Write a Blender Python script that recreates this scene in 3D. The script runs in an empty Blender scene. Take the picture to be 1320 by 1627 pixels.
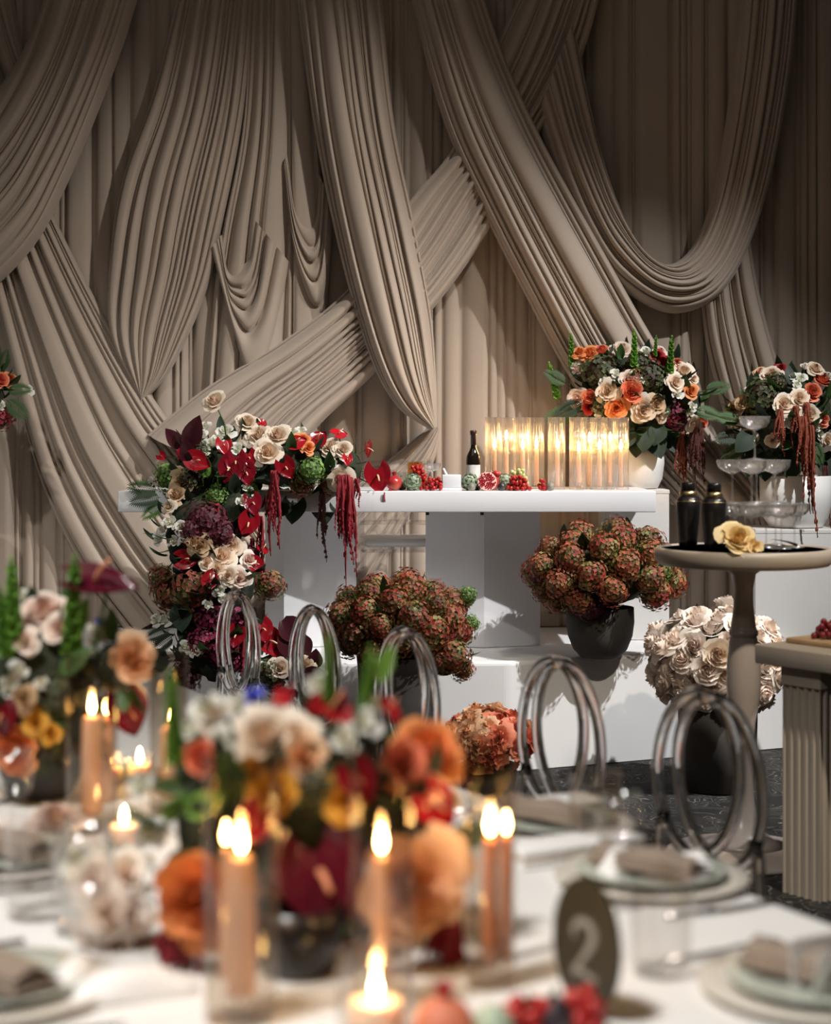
import bpy, math, random
import numpy as np
from mathutils import Vector, Matrix, Quaternion
PI = math.pi
SC = bpy.context.scene
COL = SC.collection
# ------------------------------------------------------------------ camera, world, lights, exposure
FPX, HX, HY, CAMZ = 2750.0, 660.0, 692.0, 1.46     # focal length in px of a 1320x1627 frame, principal column, horizon row, lens height
cd = bpy.data.cameras.new('camera'); cam = bpy.data.objects.new('camera', cd); COL.objects.link(cam)
cam.location = (0, 0, CAMZ); cam.rotation_euler = (PI/2, 0, 0)
cd.sensor_fit = 'HORIZONTAL'; cd.sensor_width = 24.0; cd.lens = FPX*24.0/1320.0
cd.shift_y = -(1627/2-HY)/1320.0
cd.clip_start = 0.05; cd.clip_end = 60
cd.dof.use_dof = True; cd.dof.focus_distance = 7.7; cd.dof.aperture_fstop = 2.0
SC.camera = cam
W = bpy.data.worlds.new('room_light'); SC.world = W; W.use_nodes = True
W.node_tree.nodes['Background'].inputs[0].default_value = (1.0, 0.84, 0.70, 1)
W.node_tree.nodes['Background'].inputs[1].default_value = 0.022
def lamp(name, kind, loc, target, power, color=(1,1,1), size=0.1, angle=60, blend=0.3, sy=None):
    l = bpy.data.lights.new(name, kind); l.energy = power; l.color = color
    if kind == 'SPOT': l.spot_size = math.radians(angle); l.spot_blend = blend; l.shadow_soft_size = size
    elif kind == 'AREA': l.shape = 'RECTANGLE'; l.size = size; l.size_y = sy or size
    o = bpy.data.objects.new(name, l); COL.objects.link(o); o.location = loc
    o.rotation_euler = (Vector(target)-Vector(loc)).to_track_quat('-Z', 'Y').to_euler()
    return o
lamp('key_spot', 'SPOT', (3.25, 5.3, 4.9), (0.40, 7.8, 0.45), 1480, (1.0, 0.985, 0.975), 0.035, 52, 1.0)
lamp('drape_spot', 'SPOT', (1.5, 5.6, 4.95), (-1.6, 8.8, 0.62), 500, (1.0, 0.95, 0.89), 0.06, 52, 1.0)
lamp('left_fill', 'SPOT', (-2.4, 3.6, 4.9), (-1.6, 8.4, 0.45), 340, (1.0, 0.96, 0.91), 0.06, 36, 1.0)  # added fill that brightens the drapes and stage at left
lamp('table_spot', 'SPOT', (-1.5, 0.9, 4.7), (0.1, 2.6, 0.8), 930, (1.0, 0.96, 0.91), 0.32, 58, 0.9)
lamp('bar_spot', 'SPOT', (2.1, 2.7, 4.6), (1.3, 6.2, 0.5), 720, (1.0, 0.88, 0.72), 0.08, 30, 0.9)
lamp('overhead_fill', 'AREA', (-0.9, 4.4, 4.8), (-0.9, 7.0, 0), 14, (1.0, 0.88, 0.76), 3.0, sy=2.0)  # added soft fill from overhead, not a fixture of the room
SC.view_settings.view_transform = 'Standard'; SC.view_settings.look = 'None'
SC.view_settings.exposure = 0.0; SC.view_settings.gamma = 1.0; SC.view_settings.use_curve_mapping = False
SC.cycles.use_denoising = True; SC.cycles.max_bounces = 10; SC.cycles.transparent_max_bounces = 24
SC.cycles.transmission_bounces = 8; SC.cycles.caustics_refractive = True; SC.cycles.sample_clamp_indirect = 6.0
SC.cycles.use_light_tree = True
# ------------------------------------------------------------------ helpers
rnd = random.Random(7)
def at(px, py, Y): return Vector(((px-HX)/FPX*Y, Y, CAMZ-(py-HY)/FPX*Y))
def onz(px, py, z):                       # where the sight line through a pixel meets the height z
    Y = FPX*(CAMZ-z)/(py-HY); return at(px, py, Y)
class MB:
    def __init__(s): s.v = []; s.f = []; s.c = []; s.n = 0
    def add(s, V, F, M=None, col=None):
        V = np.asarray(V, float).reshape(-1, 3)
        if M is not None:
            A = np.array(M); V = V @ A[:3, :3].T + A[:3, 3]
        s.v.append(V); n = s.n
        s.f.extend([tuple(i+n for i in f) for f in F])
        c = np.ones((len(V), 4))
        if col is not None: c[:, :3] = np.asarray(col)
        s.c.append(c); s.n += len(V); return s
    def mesh(s, name, mat, smooth=True):
        me = bpy.data.meshes.new(name); me.from_pydata(np.vstack(s.v).tolist(), [], s.f)
        a = me.color_attributes.new('Col', 'FLOAT_COLOR', 'POINT'); a.data.foreach_set('color', np.vstack(s.c).ravel())
        for m in (mat if isinstance(mat, (list, tuple)) else [mat]): me.materials.append(m)
        if smooth: me.polygons.foreach_set('use_smooth', [True]*len(me.polygons))
        me.update(); return me
def grid(nu, nv, f, wrap=False):
    V = [f(i, j) for j in range(nv) for i in range(nu)]
    F = []
    for j in range(nv-1):
        for i in range(nu if wrap else nu-1):
            a = j*nu+i; b = j*nu+(i+1) % nu; F.append((a, b, b+nu, a+nu))
    return V, F
def lathe(prof, n=24, cap0=True, cap1=True, rf=None):
    V = []
    for (r, z) in prof:
        for k in range(n):
            a = 2*PI*k/n; q = r*(rf(a, z) if rf else 1); V.append((q*math.cos(a), q*math.sin(a), z))
    F = [(j*n+k, j*n+(k+1) % n, (j+1)*n+(k+1) % n, (j+1)*n+k) for j in range(len(prof)-1) for k in range(n)]
    if cap0: F.append(tuple(range(n))[::-1])
    if cap1: F.append(tuple(range((len(prof)-1)*n, len(prof)*n)))
    return V, F
def tube(P, R, n=8, closed=False, rf=None, up=(0, 0, 1)):
    P = [Vector(p) for p in P]; m = len(P); V = []; up = Vector(up)
    pt = None
    for i, p in enumerate(P):
        t = (P[(i+1) % m]-P[i-1]) if closed else (P[min(i+1, m-1)]-P[max(i-1, 0)])
        t.normalize()
        a = t.cross(up)
        if a.length < 1e-3: a = t.cross(Vector((1, 0, 0)))
        a.normalize(); b = t.cross(a)
        if pt is not None and a.dot(pt) < 0: a = -a; b = -b
        pt = a
        r = R(i/(m-1)) if callable(R) else R
        for k in range(n):
            th = 2*PI*k/n; q = r*(rf(th) if rf else 1)
            V.append(p+a*(q*math.cos(th))+b*(q*math.sin(th)))
    F = []
    for j in range(m if closed else m-1):
        for k in range(n):
            F.append((j*n+k, j*n+(k+1) % n, ((j+1) % m)*n+(k+1) % n, ((j+1) % m)*n+k))
    if not closed: F.append(tuple(range(n))[::-1]); F.append(tuple(range((m-1)*n, m*n)))
    return V, F
def box(x0, y0, z0, x1, y1, z1, b=0.004):
    import bmesh
    bm = bmesh.new(); bmesh.ops.create_cube(bm, size=1)
    for v in bm.verts:
        v.co = Vector(((x0+x1)/2+v.co.x*(x1-x0), (y0+y1)/2+v.co.y*(y1-y0), (z0+z1)/2+v.co.z*(z1-z0)))
    if b: bmesh.ops.bevel(bm, geom=bm.edges[:], offset=b, segments=2, affect='EDGES', profile=0.5)
    bm.verts.ensure_lookup_table(); V = [tuple(v.co) for v in bm.verts]; F = [tuple(v.index for v in f.verts) for f in bm.faces]; bm.free()
    return V, F
def sphere(r=1, n=10, m=7, sz=1):
    return lathe([(max(1e-4, r*math.sin(PI*j/m)), -r*sz*math.cos(PI*j/m)) for j in range(m+1)], n, False, False)
def spline(P, n):
    P = [np.array(p, float) for p in P]
    if len(P) == 2: P = [P[0], (P[0]+P[1])/2, P[1]]
    Q = [2*P[0]-P[1]]+P+[2*P[-1]-P[-2]]; out = []
    for i in range(1, len(Q)-2):
        for k in range(16):
            t = k/16; a, b, c, d = Q[i-1:i+3]
            out.append(0.5*(2*b+(c-a)*t+(2*a-5*b+4*c-d)*t*t+(3*b-a-3*c+d)*t**3))
    out.append(P[-1]); out = np.array(out)
    L = np.r_[0, np.cumsum(np.linalg.norm(np.diff(out, axis=0), axis=1))]
    s = np.linspace(0, L[-1], n)
    return np.stack([np.interp(s, L, out[:, k]) for k in range(out.shape[1])], 1)
def obj(name, me, parent=None, M=None, kind=None, mat=None, label=None):
    o = bpy.data.objects.new(name, me); COL.objects.link(o)
    if parent is not None: o.parent = parent
    if M is not None: o.matrix_local = M
    if kind: o['kind'] = kind
    if label: o['label'] = label
    if mat is not None and me.materials:
        o.material_slots[0].link = 'OBJECT'; o.material_slots[0].material = mat
    return o
def tag(o, label, cat, group=None, kind=None):
    o['label'] = label; o['category'] = cat
    if group: o['group'] = group
    if kind: o['kind'] = kind
    return o
def thing(name, label, cat, loc=(0, 0, 0), rz=0, group=None):
    o = bpy.data.objects.new(name, None); COL.objects.link(o); o.empty_display_size = 0.05
    o.location = loc; o.rotation_euler = (0, 0, rz); return tag(o, label, cat, group)
def T(x=0, y=0, z=0): return Matrix.Translation((x, y, z))
def RS(n, s, spin=0.0, loc=(0, 0, 0)):    # turn +Z to n, spin about it, scale
    q = Vector(n).normalized().to_track_quat('Z', 'Y') @ Quaternion((0, 0, 1), spin)
    s = s if hasattr(s, '__len__') else (s, s, s)
    return Matrix.LocRotScale(Vector(loc), q, Vector(s))
# ------------------------------------------------------------------ materials
def mat(name, col, rough=0.5, metal=0.0, **kw):
    m = bpy.data.materials.new(name); m.use_nodes = True; b = m.node_tree.nodes['Principled BSDF']
    b.inputs['Base Color'].default_value = (*col, 1); b.inputs['Roughness'].default_value = rough; b.inputs['Metallic'].default_value = metal
    for k, v in kw.items():
        b.inputs[{'trans': 'Transmission Weight', 'ior': 'IOR', 'sheen': 'Sheen Weight', 'coat': 'Coat Weight', 'spec': 'Specular IOR Level', 'sss': 'Subsurface Weight'}[k]].default_value = v
    if 'sss' in kw: b.inputs['Subsurface Scale'].default_value = 0.02
    return m
def nodes(m): return m.node_tree.nodes, m.node_tree.links, m.node_tree.nodes['Principled BSDF']
def mix_rgb(N, L, fac, a, b):
    x = N.new('ShaderNodeMix'); x.data_type = 'RGBA'
    for sock, v in ((x.inputs[0], fac), (x.inputs[6], a), (x.inputs[7], b)):
        if hasattr(v, 'is_linked'): L.new(v, sock)
        elif hasattr(v, '__len__'): sock.default_value = (*v, 1)
        else: sock.default_value = v
    return x.outputs[2]
def noisy(m, c2, scale=20, lo=0.4, hi=0.6, bump=0.0, bscale=None, detail=3):   # base colour drifts to c2, fine relief
    N, L, B = nodes(m); tc = N.new('ShaderNodeTexCoord'); n = N.new('ShaderNodeTexNoise'); n.inputs['Scale'].default_value = scale; n.inputs['Detail'].default_value = detail
    L.new(tc.outputs['Object'], n.inputs['Vector']); r = N.new('ShaderNodeMapRange'); r.inputs[1].default_value = lo; r.inputs[2].default_value = hi
    L.new(n.outputs['Fac'], r.inputs[0]); c1 = tuple(B.inputs['Base Color'].default_value)[:3]
    L.new(mix_rgb(N, L, r.outputs[0], c1, c2), B.inputs['Base Color'])
    if bump:
        n2 = N.new('ShaderNodeTexNoise'); n2.inputs['Scale'].default_value = bscale or scale*8; L.new(tc.outputs['Object'], n2.inputs['Vector'])
        bp = N.new('ShaderNodeBump'); bp.inputs['Strength'].default_value = bump; bp.inputs['Distance'].default_value = 0.002
        L.new(n2.outputs['Fac'], bp.inputs['Height']); L.new(bp.outputs[0], B.inputs['Normal'])
    return m
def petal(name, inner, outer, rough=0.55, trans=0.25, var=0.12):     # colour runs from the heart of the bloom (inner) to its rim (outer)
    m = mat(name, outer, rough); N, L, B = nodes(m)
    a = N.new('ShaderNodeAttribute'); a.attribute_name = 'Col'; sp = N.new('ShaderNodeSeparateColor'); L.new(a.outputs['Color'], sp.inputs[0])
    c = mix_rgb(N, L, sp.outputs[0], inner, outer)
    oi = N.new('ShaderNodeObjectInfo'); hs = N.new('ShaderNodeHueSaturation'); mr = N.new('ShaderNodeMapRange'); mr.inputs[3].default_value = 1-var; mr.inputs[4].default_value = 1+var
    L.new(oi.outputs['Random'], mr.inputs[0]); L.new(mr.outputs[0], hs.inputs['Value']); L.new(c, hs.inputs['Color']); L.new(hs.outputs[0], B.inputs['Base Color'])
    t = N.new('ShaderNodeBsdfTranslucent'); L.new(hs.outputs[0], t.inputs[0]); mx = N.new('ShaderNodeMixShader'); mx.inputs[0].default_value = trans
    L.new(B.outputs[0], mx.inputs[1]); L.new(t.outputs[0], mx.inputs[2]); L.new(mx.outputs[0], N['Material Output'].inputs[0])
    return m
def floret_mat(name):
    m = mat(name, (1, 1, 1), 0.6); N, L, B = nodes(m); a = N.new('ShaderNodeAttribute'); a.attribute_name = 'Col'
    t = N.new('ShaderNodeBsdfTranslucent'); L.new(a.outputs[0], t.inputs[0]); L.new(a.outputs[0], B.inputs['Base Color'])
    mx = N.new('ShaderNodeMixShader'); mx.inputs[0].default_value = 0.2
    L.new(B.outputs[0], mx.inputs[1]); L.new(t.outputs[0], mx.inputs[2]); L.new(mx.outputs[0], N['Material Output'].inputs[0]); return m
def thin_glass(name, tint=(0.95, 0.95, 0.94), refl=1.0, rough=0.02, pwr=4.0):
    m = bpy.data.materials.new(name); m.use_nodes = True; N = m.node_tree.nodes; L = m.node_tree.links; N.remove(N['Principled BSDF'])
    tr = N.new('ShaderNodeBsdfTransparent'); tr.inputs[0].default_value = (*tint, 1); g = N.new('ShaderNodeBsdfGlossy'); g.inputs['Roughness'].default_value = rough
    fr = N.new('ShaderNodeLayerWeight'); fr.inputs[0].default_value = 0.5; mx = N.new('ShaderNodeMixShader'); pw = N.new('ShaderNodeMath'); pw.operation = 'POWER'; pw.inputs[1].default_value = 4.0
    ml = N.new('ShaderNodeMath'); ml.operation = 'MULTIPLY_ADD'; ml.inputs[1].default_value = 0.55*refl; ml.inputs[2].default_value = 0.04*refl; ml.use_clamp = True
    pw.inputs[1].default_value = pwr; L.new(fr.outputs['Facing'], pw.inputs[0]); L.new(pw.outputs[0], ml.inputs[0]); L.new(ml.outputs[0], mx.inputs[0]); L.new(tr.outputs[0], mx.inputs[1]); L.new(g.outputs[0], mx.inputs[2]); L.new(mx.outputs[0], N['Material Output'].inputs[0]); return m
def glow(name, col, s):
    m = bpy.data.materials.new(name); m.use_nodes = True; N = m.node_tree.nodes; L = m.node_tree.links; N.remove(N['Principled BSDF'])
    e = N.new('ShaderNodeEmission'); e.inputs[0].default_value = (*col, 1); e.inputs[1].default_value = s; L.new(e.outputs[0], N['Material Output'].inputs[0]); return m
M = {}
M['drape'] = noisy(mat('drape_cloth', (0.46, 0.375, 0.30), 0.8, sheen=0.25), (0.43, 0.35, 0.28), 3, 0.3, 0.7, 0.06, 900)
M['white'] = noisy(mat('white_lacquer', (0.80, 0.80, 0.81), 0.35), (0.76, 0.76, 0.78), 4, 0.3, 0.7)
M['stage'] = noisy(mat('white_stage_cloth', (0.80, 0.80, 0.80), 0.75), (0.76, 0.76, 0.77), 3, 0.3, 0.7, 0.15, 9)
M['linen'] = noisy(mat('white_linen', (0.80, 0.79, 0.77), 0.8), (0.76, 0.75, 0.73), 6, 0.3, 0.7, 0.1, 600)
M['plinth'] = noisy(mat('plinth_paint', (0.70, 0.685, 0.66), 0.55), (0.67, 0.655, 0.63), 4, 0.3, 0.7)
M['bowl'] = noisy(mat('white_ceramic', (0.78, 0.775, 0.75), 0.4), (0.74, 0.735, 0.71), 5, 0.3, 0.7)
M['pot'] = noisy(mat('charcoal_pot', (0.040, 0.036, 0.033), 0.75), (0.055, 0.049, 0.045), 8, 0.3, 0.7, 0.1, 60)
M['taupe'] = noisy(mat('taupe_paint', (0.42, 0.36, 0.29), 0.42), (0.39, 0.33, 0.27), 5, 0.3, 0.7)
M['stem_metal'] = noisy(mat('pale_taupe_enamel', (0.46, 0.39, 0.34), 0.28), (0.43, 0.365, 0.32), 4, 0.3, 0.7)
M['mirror'] = mat('dark_mirror', (0.10, 0.085, 0.07), 0.06, 1.0)
M['acrylic'] = mat('smoky_acrylic', (0.95, 0.935, 0.91), 0.04, trans=1.0, ior=1.28)
M['clear'] = thin_glass('clear_acrylic', (0.93, 0.93, 0.94), 1.6, 0.06)
M['glass'] = thin_glass('clear_glass', (0.97, 0.965, 0.96), 1.3)
M['coupe'] = thin_glass('coupe_glass', (0.96, 0.95, 0.94), 2.0, 0.08, 2.4)
N_, L_ = M['coupe'].node_tree.nodes, M['coupe'].node_tree.links      # pale diffuse haze in the coupe colour stands in for caught light
_t = N_.new('ShaderNodeBsdfDiffuse'); _t.inputs[0].default_value = (0.9, 0.88, 0.86, 1); _x = N_.new('ShaderNodeMixShader'); _x.inputs[0].default_value = 0.07; _o = N_['Material Output'].inputs[0]; _f = _o.links[0].from_socket
L_.new(_f, _x.inputs[1]); L_.new(_t.outputs[0], _x.inputs[2]); L_.new(_x.outputs[0], _o)
M['smoke'] = thin_glass('hurricane_glass', (0.90, 0.87, 0.83), 1.1)
M['amber'] = thin_glass('amber_glass', (0.95, 0.72, 0.42), 1.2)
M['flame'] = glow('candle_flame', (1.0, 0.58, 0.20), 150)
M['wax'] = mat('peach_wax', (0.80, 0.50, 0.33), 0.45, sss=0.3)
M['terra_wax'] = mat('terracotta_wax', (0.62, 0.27, 0.14), 0.45, sss=0.3)
M['ivory_wax'] = mat('ivory_wax', (0.88, 0.72, 0.52), 0.45, sss=0.5)
M['black'] = mat('black_enamel', (0.010, 0.009, 0.009), 0.28)
M['gold'] = mat('dull_gold', (0.55, 0.42, 0.22), 0.3, 1.0)
M['steel'] = mat('steel', (0.62, 0.60, 0.57), 0.22, 1.0)
M['bottle'] = mat('dark_bottle_glass', (0.012, 0.008, 0.006), 0.08, coat=0.5)
M['label'] = noisy(mat('paper_label', (0.78, 0.76, 0.73), 0.7), (0.70, 0.68, 0.65), 30, 0.45, 0.55)
M['foil'] = mat('wine_foil', (0.05, 0.02, 0.018), 0.35)
M['wood'] = noisy(mat('oak_board', (0.50, 0.34, 0.19), 0.5), (0.40, 0.26, 0.14), 12, 0.35, 0.65)
M['plate'] = mat('pale_green_plate', (0.50, 0.53, 0.46), 0.25); M['charger'] = mat('stone_charger', (0.62, 0.58, 0.51), 0.45)
M['napkin'] = noisy(mat('taupe_napkin', (0.30, 0.23, 0.18), 0.85), (0.26, 0.20, 0.155), 20, 0.3, 0.7); M['white_napkin'] = mat('white_paper', (0.84, 0.83, 0.82), 0.7)
M['olive'] = mat('olive_plaque', (0.020, 0.018, 0.008), 0.45); M['numeral'] = mat('numeral_paint', (0.26, 0.26, 0.24), 0.6)
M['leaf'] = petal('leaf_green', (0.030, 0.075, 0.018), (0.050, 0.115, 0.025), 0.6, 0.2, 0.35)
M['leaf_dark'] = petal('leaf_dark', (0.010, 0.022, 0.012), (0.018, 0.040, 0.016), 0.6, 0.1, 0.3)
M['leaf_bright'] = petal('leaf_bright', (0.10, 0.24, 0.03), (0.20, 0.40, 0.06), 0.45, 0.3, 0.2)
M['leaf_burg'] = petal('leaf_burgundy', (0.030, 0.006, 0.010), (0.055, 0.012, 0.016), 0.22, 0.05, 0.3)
M['core_dark'] = noisy(mat('core_dark', (0.012, 0.020, 0.008), 0.9), (0.025, 0.030, 0.012), 30, 0.4, 0.6)  # deep green of the core added inside the arrangements
M['cream'] = petal('cream_petal', (0.74, 0.50, 0.31), (0.86, 0.76, 0.63)); M['white_p'] = petal('white_petal', (0.72, 0.72, 0.52), (0.84, 0.83, 0.78), var=0.06)
M['blush'] = petal('blush_petal', (0.70, 0.42, 0.32), (0.88, 0.78, 0.69)); M['peach'] = petal('peach_petal', (0.76, 0.32, 0.11), (0.90, 0.62, 0.40))
M['tan'] = petal('tan_petal', (0.55, 0.33, 0.16), (0.70, 0.53, 0.34)); M['ivory'] = petal('ivory_rose_petal', (0.84, 0.66, 0.54), (0.93, 0.87, 0.80)); M['yellow'] = petal('yellow_petal', (0.72, 0.42, 0.10), (0.80, 0.66, 0.36))
M['orange'] = petal('orange_petal', (0.66, 0.11, 0.02), (0.90, 0.37, 0.13)); M['coral'] = petal('coral_petal', (0.62, 0.10, 0.05), (0.80, 0.27, 0.15))
M['gold_p'] = petal('golden_petal', (0.60, 0.26, 0.02), (0.75, 0.42, 0.06)); M['blue'] = petal('blue_petal', (0.03, 0.04, 0.45), (0.05, 0.08, 0.62))
M['red_p'] = petal('red_petal', (0.22, 0.006, 0.010), (0.40, 0.015, 0.02)); M['burg_p'] = petal('burgundy_petal', (0.10, 0.006, 0.014), (0.17, 0.010, 0.022))
def spathe(name, c): return petal(name, tuple(0.75*x for x in c), c, 0.16, 0.06, 0.2)
M['spathe_red'] = spathe('anthurium_red', (0.23, 0.005, 0.011)); M['spathe_dark'] = spathe('anthurium_dark', (0.16, 0.005, 0.012)); M['spathe_bright'] = spathe('anthurium_bright', (0.40, 0.010, 0.018))
M['spathe_burg'] = spathe('anthurium_burgundy', (0.095, 0.006, 0.018)); M['spadix'] = mat('spadix', (0.75, 0.52, 0.30), 0.6); M['spadix_red'] = mat('spadix_red', (0.55, 0.22, 0.12), 0.6)
M['am_red'] = petal('amaranth_red', (0.16, 0.006, 0.012), (0.30, 0.010, 0.020), 0.7, 0.1); M['am_rust'] = petal('amaranth_rust', (0.18, 0.035, 0.015), (0.30, 0.065, 0.028), 0.7, 0.1); M['am_dark'] = petal('amaranth_dark', (0.05, 0.012, 0.010), (0.10, 0.025, 0.018), 0.7, 0.1)
M['floret'] = floret_mat('floret'); M['stem'] = mat('green_stem', (0.06, 0.12, 0.03), 0.5)
M['pom'] = noisy(mat('pomegranate_skin', (0.42, 0.025, 0.03), 0.3), (0.50, 0.09, 0.05), 18, 0.4, 0.7); M['aril'] = mat('pomegranate_aril', (0.45, 0.01, 0.03), 0.12); M['pith'] = mat('pomegranate_pith', (0.75, 0.45, 0.36), 0.6)
M['grape'] = mat('red_grape', (0.42, 0.018, 0.015), 0.18); M['green_grape'] = mat('green_grape', (0.50, 0.55, 0.22), 0.2); M['dark_grape'] = mat('dark_grape', (0.16, 0.015, 0.018), 0.22)
M['artichoke'] = petal('artichoke_green', (0.22, 0.30, 0.17), (0.42, 0.50, 0.36), 0.5, 0.05, 0.1); M['fig'] = noisy(mat('fig_skin', (0.035, 0.025, 0.03), 0.4), (0.10, 0.085, 0.06), 25, 0.45, 0.65); M['passion'] = noisy(mat('passion_fruit_skin', (0.12, 0.07, 0.05), 0.5), (0.20, 0.14, 0.10), 40, 0.4, 0.6); M['greyfig'] = noisy(mat('pale_fig_skin', (0.20, 0.19, 0.15), 0.45), (0.30, 0.28, 0.22), 30, 0.4, 0.6)
# ribbed glass: clear transmission with gloss and a translucent haze standing in for refraction
def ribbed():
    m = bpy.data.materials.new('ribbed_glass'); m.use_nodes = True; N = m.node_tree.nodes; L = m.node_tree.links; N.remove(N['Principled BSDF'])
    tr = N.new('ShaderNodeBsdfTransparent'); tr.inputs[0].default_value = (0.99, 0.98, 0.97, 1); gl = N.new('ShaderNodeBsdfGlossy'); gl.inputs['Roughness'].default_value = 0.10
    tl = N.new('ShaderNodeBsdfTranslucent'); tl.inputs[0].default_value = (0.95, 0.93, 0.90, 1)      # the ribs scatter part of the light
    a = N.new('ShaderNodeMixShader'); a.inputs[0].default_value = 0.055; L.new(tr.outputs[0], a.inputs[1]); L.new(tl.outputs[0], a.inputs[2])
    b = N.new('ShaderNodeMixShader'); b.inputs[0].default_value = 0.14; L.new(a.outputs[0], b.inputs[1]); L.new(gl.outputs[0], b.inputs[2]); L.new(b.outputs[0], N['Material Output'].inputs[0]); return m
M['ribbed'] = ribbed()
def carpet():
    m = mat('patterned_carpet', (0.012, 0.011, 0.011), 0.95); N, L, B = nodes(m); tc = N.new('ShaderNodeTexCoord'); n = N.new('ShaderNodeTexNoise'); n.inputs['Scale'].default_value = 5.5; n.inputs['Detail'].default_value = 1.5; n.inputs['Distortion'].default_value = 1.2
    L.new(tc.outputs['Object'], n.inputs['Vector'])
    def op(o, a, b=None):
        x = N.new('ShaderNodeMath'); x.operation = o
        if hasattr(a, 'is_linked'): L.new(a, x.inputs[0])
        else: x.inputs[0].default_value = a
        if b is not None:
            if hasattr(b, 'is_linked'): L.new(b, x.inputs[1])
            else: x.inputs[1].default_value = b
        return x.outputs[0]
    w = op('ABSOLUTE', op('SUBTRACT', op('FRACT', op('MULTIPLY', n.outputs['Fac'], 15.0)), 0.5)); line = op('LESS_THAN', w, 0.06)
    n2 = N.new('ShaderNodeTexNoise'); n2.inputs['Scale'].default_value = 3.0; L.new(tc.outputs['Object'], n2.inputs['Vector']); msk = op('MULTIPLY', line, op('GREATER_THAN', n2.outputs['Fac'], 0.44))
    L.new(mix_rgb(N, L, msk, (0.011, 0.010, 0.010), (0.17, 0.163, 0.145)), B.inputs['Base Color']); return m
M['carpet'] = carpet()
# ------------------------------------------------------------------ the setting: floor, wall
STZ = 0.48                                # height of the stage
YC = 8.85                                 # plane of the backdrop
obj('floor', MB().add(*box(-5, -0.6, -0.1, 5, 9.4, 0, 0)).mesh('floor', M['carpet'], False), kind='structure')
M['wall'] = noisy(mat('wall_paint', (0.16, 0.13, 0.105), 0.9), (0.15, 0.12, 0.10), 2)
obj('wall_back', MB().add(*box(-5, 9.2, 0, 5, 9.35, 5.2, 0)).mesh('wall_back', M['wall'], False), kind='structure')
# ------------------------------------------------------------------ drapery
def folds(n, seed, k=9, rows=64):
    r = random.Random(seed); w = np.array([math.exp(r.gauss(0, 0.62)) for _ in range(n)]); b = np.r_[0, np.cumsum(w)/w.sum()]
    amp = [r.uniform(0.55, 1.25) for _ in range(n)]; sk = [r.uniform(0.4, 2.2) for _ in range(n)]; ph = [r.uniform(0, 6.28) for _ in range(n+1)]
    def row(s):                            # (t, height in units of fold width) along one cross row
        bb = b.copy()
        for i in range(1, n): bb[i] += 0.42*min(b[i]-b[i-1], b[i+1]-b[i])*math.sin(ph[i]+s*2.6)
        out = []
        for i in range(n):
            for q in range(k):
                u = q/k; h = (4*(u**sk[i])*(1-u**sk[i]))**0.55 if u > 0 else 0
                out.append((bb[i]+(bb[i+1]-bb[i])*u, h*amp[i]*(bb[i+1]-bb[i])*(1+0.25*math.sin(ph[i]*2+s*4))))
        out.append((1.0, 0.0)); return out
    return row
def swag(name, label, A, B, n, off, seed, depth=1.5, bulge=0.03, rows=64, pts_world=False, part=None, wob=0.0):
    a = spline(A, rows); b = spline(B, rows); rowf = folds(n, seed); V = []; nc = None
    for j in range(rows):
        s = j/(rows-1); pa = at(*a[j], YC); pb = at(*b[j], YC); wd = (pb-pa).length; cells = rowf(s); nc = len(cells)
        for (t, h) in cells:
            p = pa.lerp(pb, t); edge = (4*t*(1-t))**0.4 if 0 < t < 1 else 0
            y = YC-off*(0.55+0.45*edge)-bulge*edge-0.078*math.tanh(h*wd*depth/0.078)
            if wob: y -= wob*math.sin(s*7+t*3)
            V.append((p.x, y, p.z))
    F = [(j*nc+i, j*nc+i+1, (j+1)*nc+i+1, (j+1)*nc+i) for j in range(rows-1) for i in range(nc-1)]
    me = MB().add(V, F).mesh(name, M['drape'])
    if part is not None: return obj(name, me, part)
    return tag(obj(name, me), label, 'drapery', 'taupe drapes of the backdrop')
# the flat pleated curtain behind all of them: panels side by side, hanging to the stage
cur = thing('pleated_curtain', 'flat floor-length taupe curtain of vertical pleats behind the swags', 'curtain', (0, YC, STZ))
for i in range(9):
    x0 = -3.0+i*0.68; x1 = x0+0.70; row = folds(11, 100+i)
    V = []; rows = 14
    for j in range(rows):
        z = 0.005 + 3.9*j/(rows-1)
        for (t, h) in row(j/(rows-1)*0.25): V.append((x0+(x1-x0)*t, 0.03+0.012*(i % 2)-0.05*math.tanh(h*0.70*0.75/0.05), z))
    nc = len(row(0)); F = [(j*nc+k, j*nc+k+1, (j+1)*nc+k+1, (j+1)*nc+k) for j in range(rows-1) for k in range(nc-1)]
    obj('curtain_panel', MB().add(V, F).mesh('curtain_panel', M['drape']), cur)
swag('draped_swag', 'upper-corner taupe swag falling steeply from the top to the far left edge', [(100, -40), (60, 80), (0, 172), (-90, 260)], [(240, -40), (195, 105), (115, 300), (48, 415), (-90, 540)], 13, 0.25, 1)
swag('draped_swag', 'narrow strip of taupe cloth in the top left corner behind the first swag', [(-60, -40), (-5, 80), (20, 150), (30, 220)], [(20, -40), (36, 70), (60, 140), (80, 210)], 4, 0.07, 2)
swag('draped_swag', 'broad taupe swag fanning down behind the floral cascade to the stage at left', [(-40, 330), (15, 560), (62, 750), (130, 900), (205, 1008)], [(60, 290), (150, 470), (240, 625), (300, 705), (450, 880)], 15, 0.04, 3)
swag('draped_swag', 'taupe swag hanging from the top and curving left to a point above the cascade', [(292, -40), (245, 150), (196, 290), (176, 420), (178, 535), (232, 640)], [(408, -40), (388, 180), (352, 370), (325, 475), (272, 590), (222, 645)], 14, 0.06, 4, rows=80)
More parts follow.
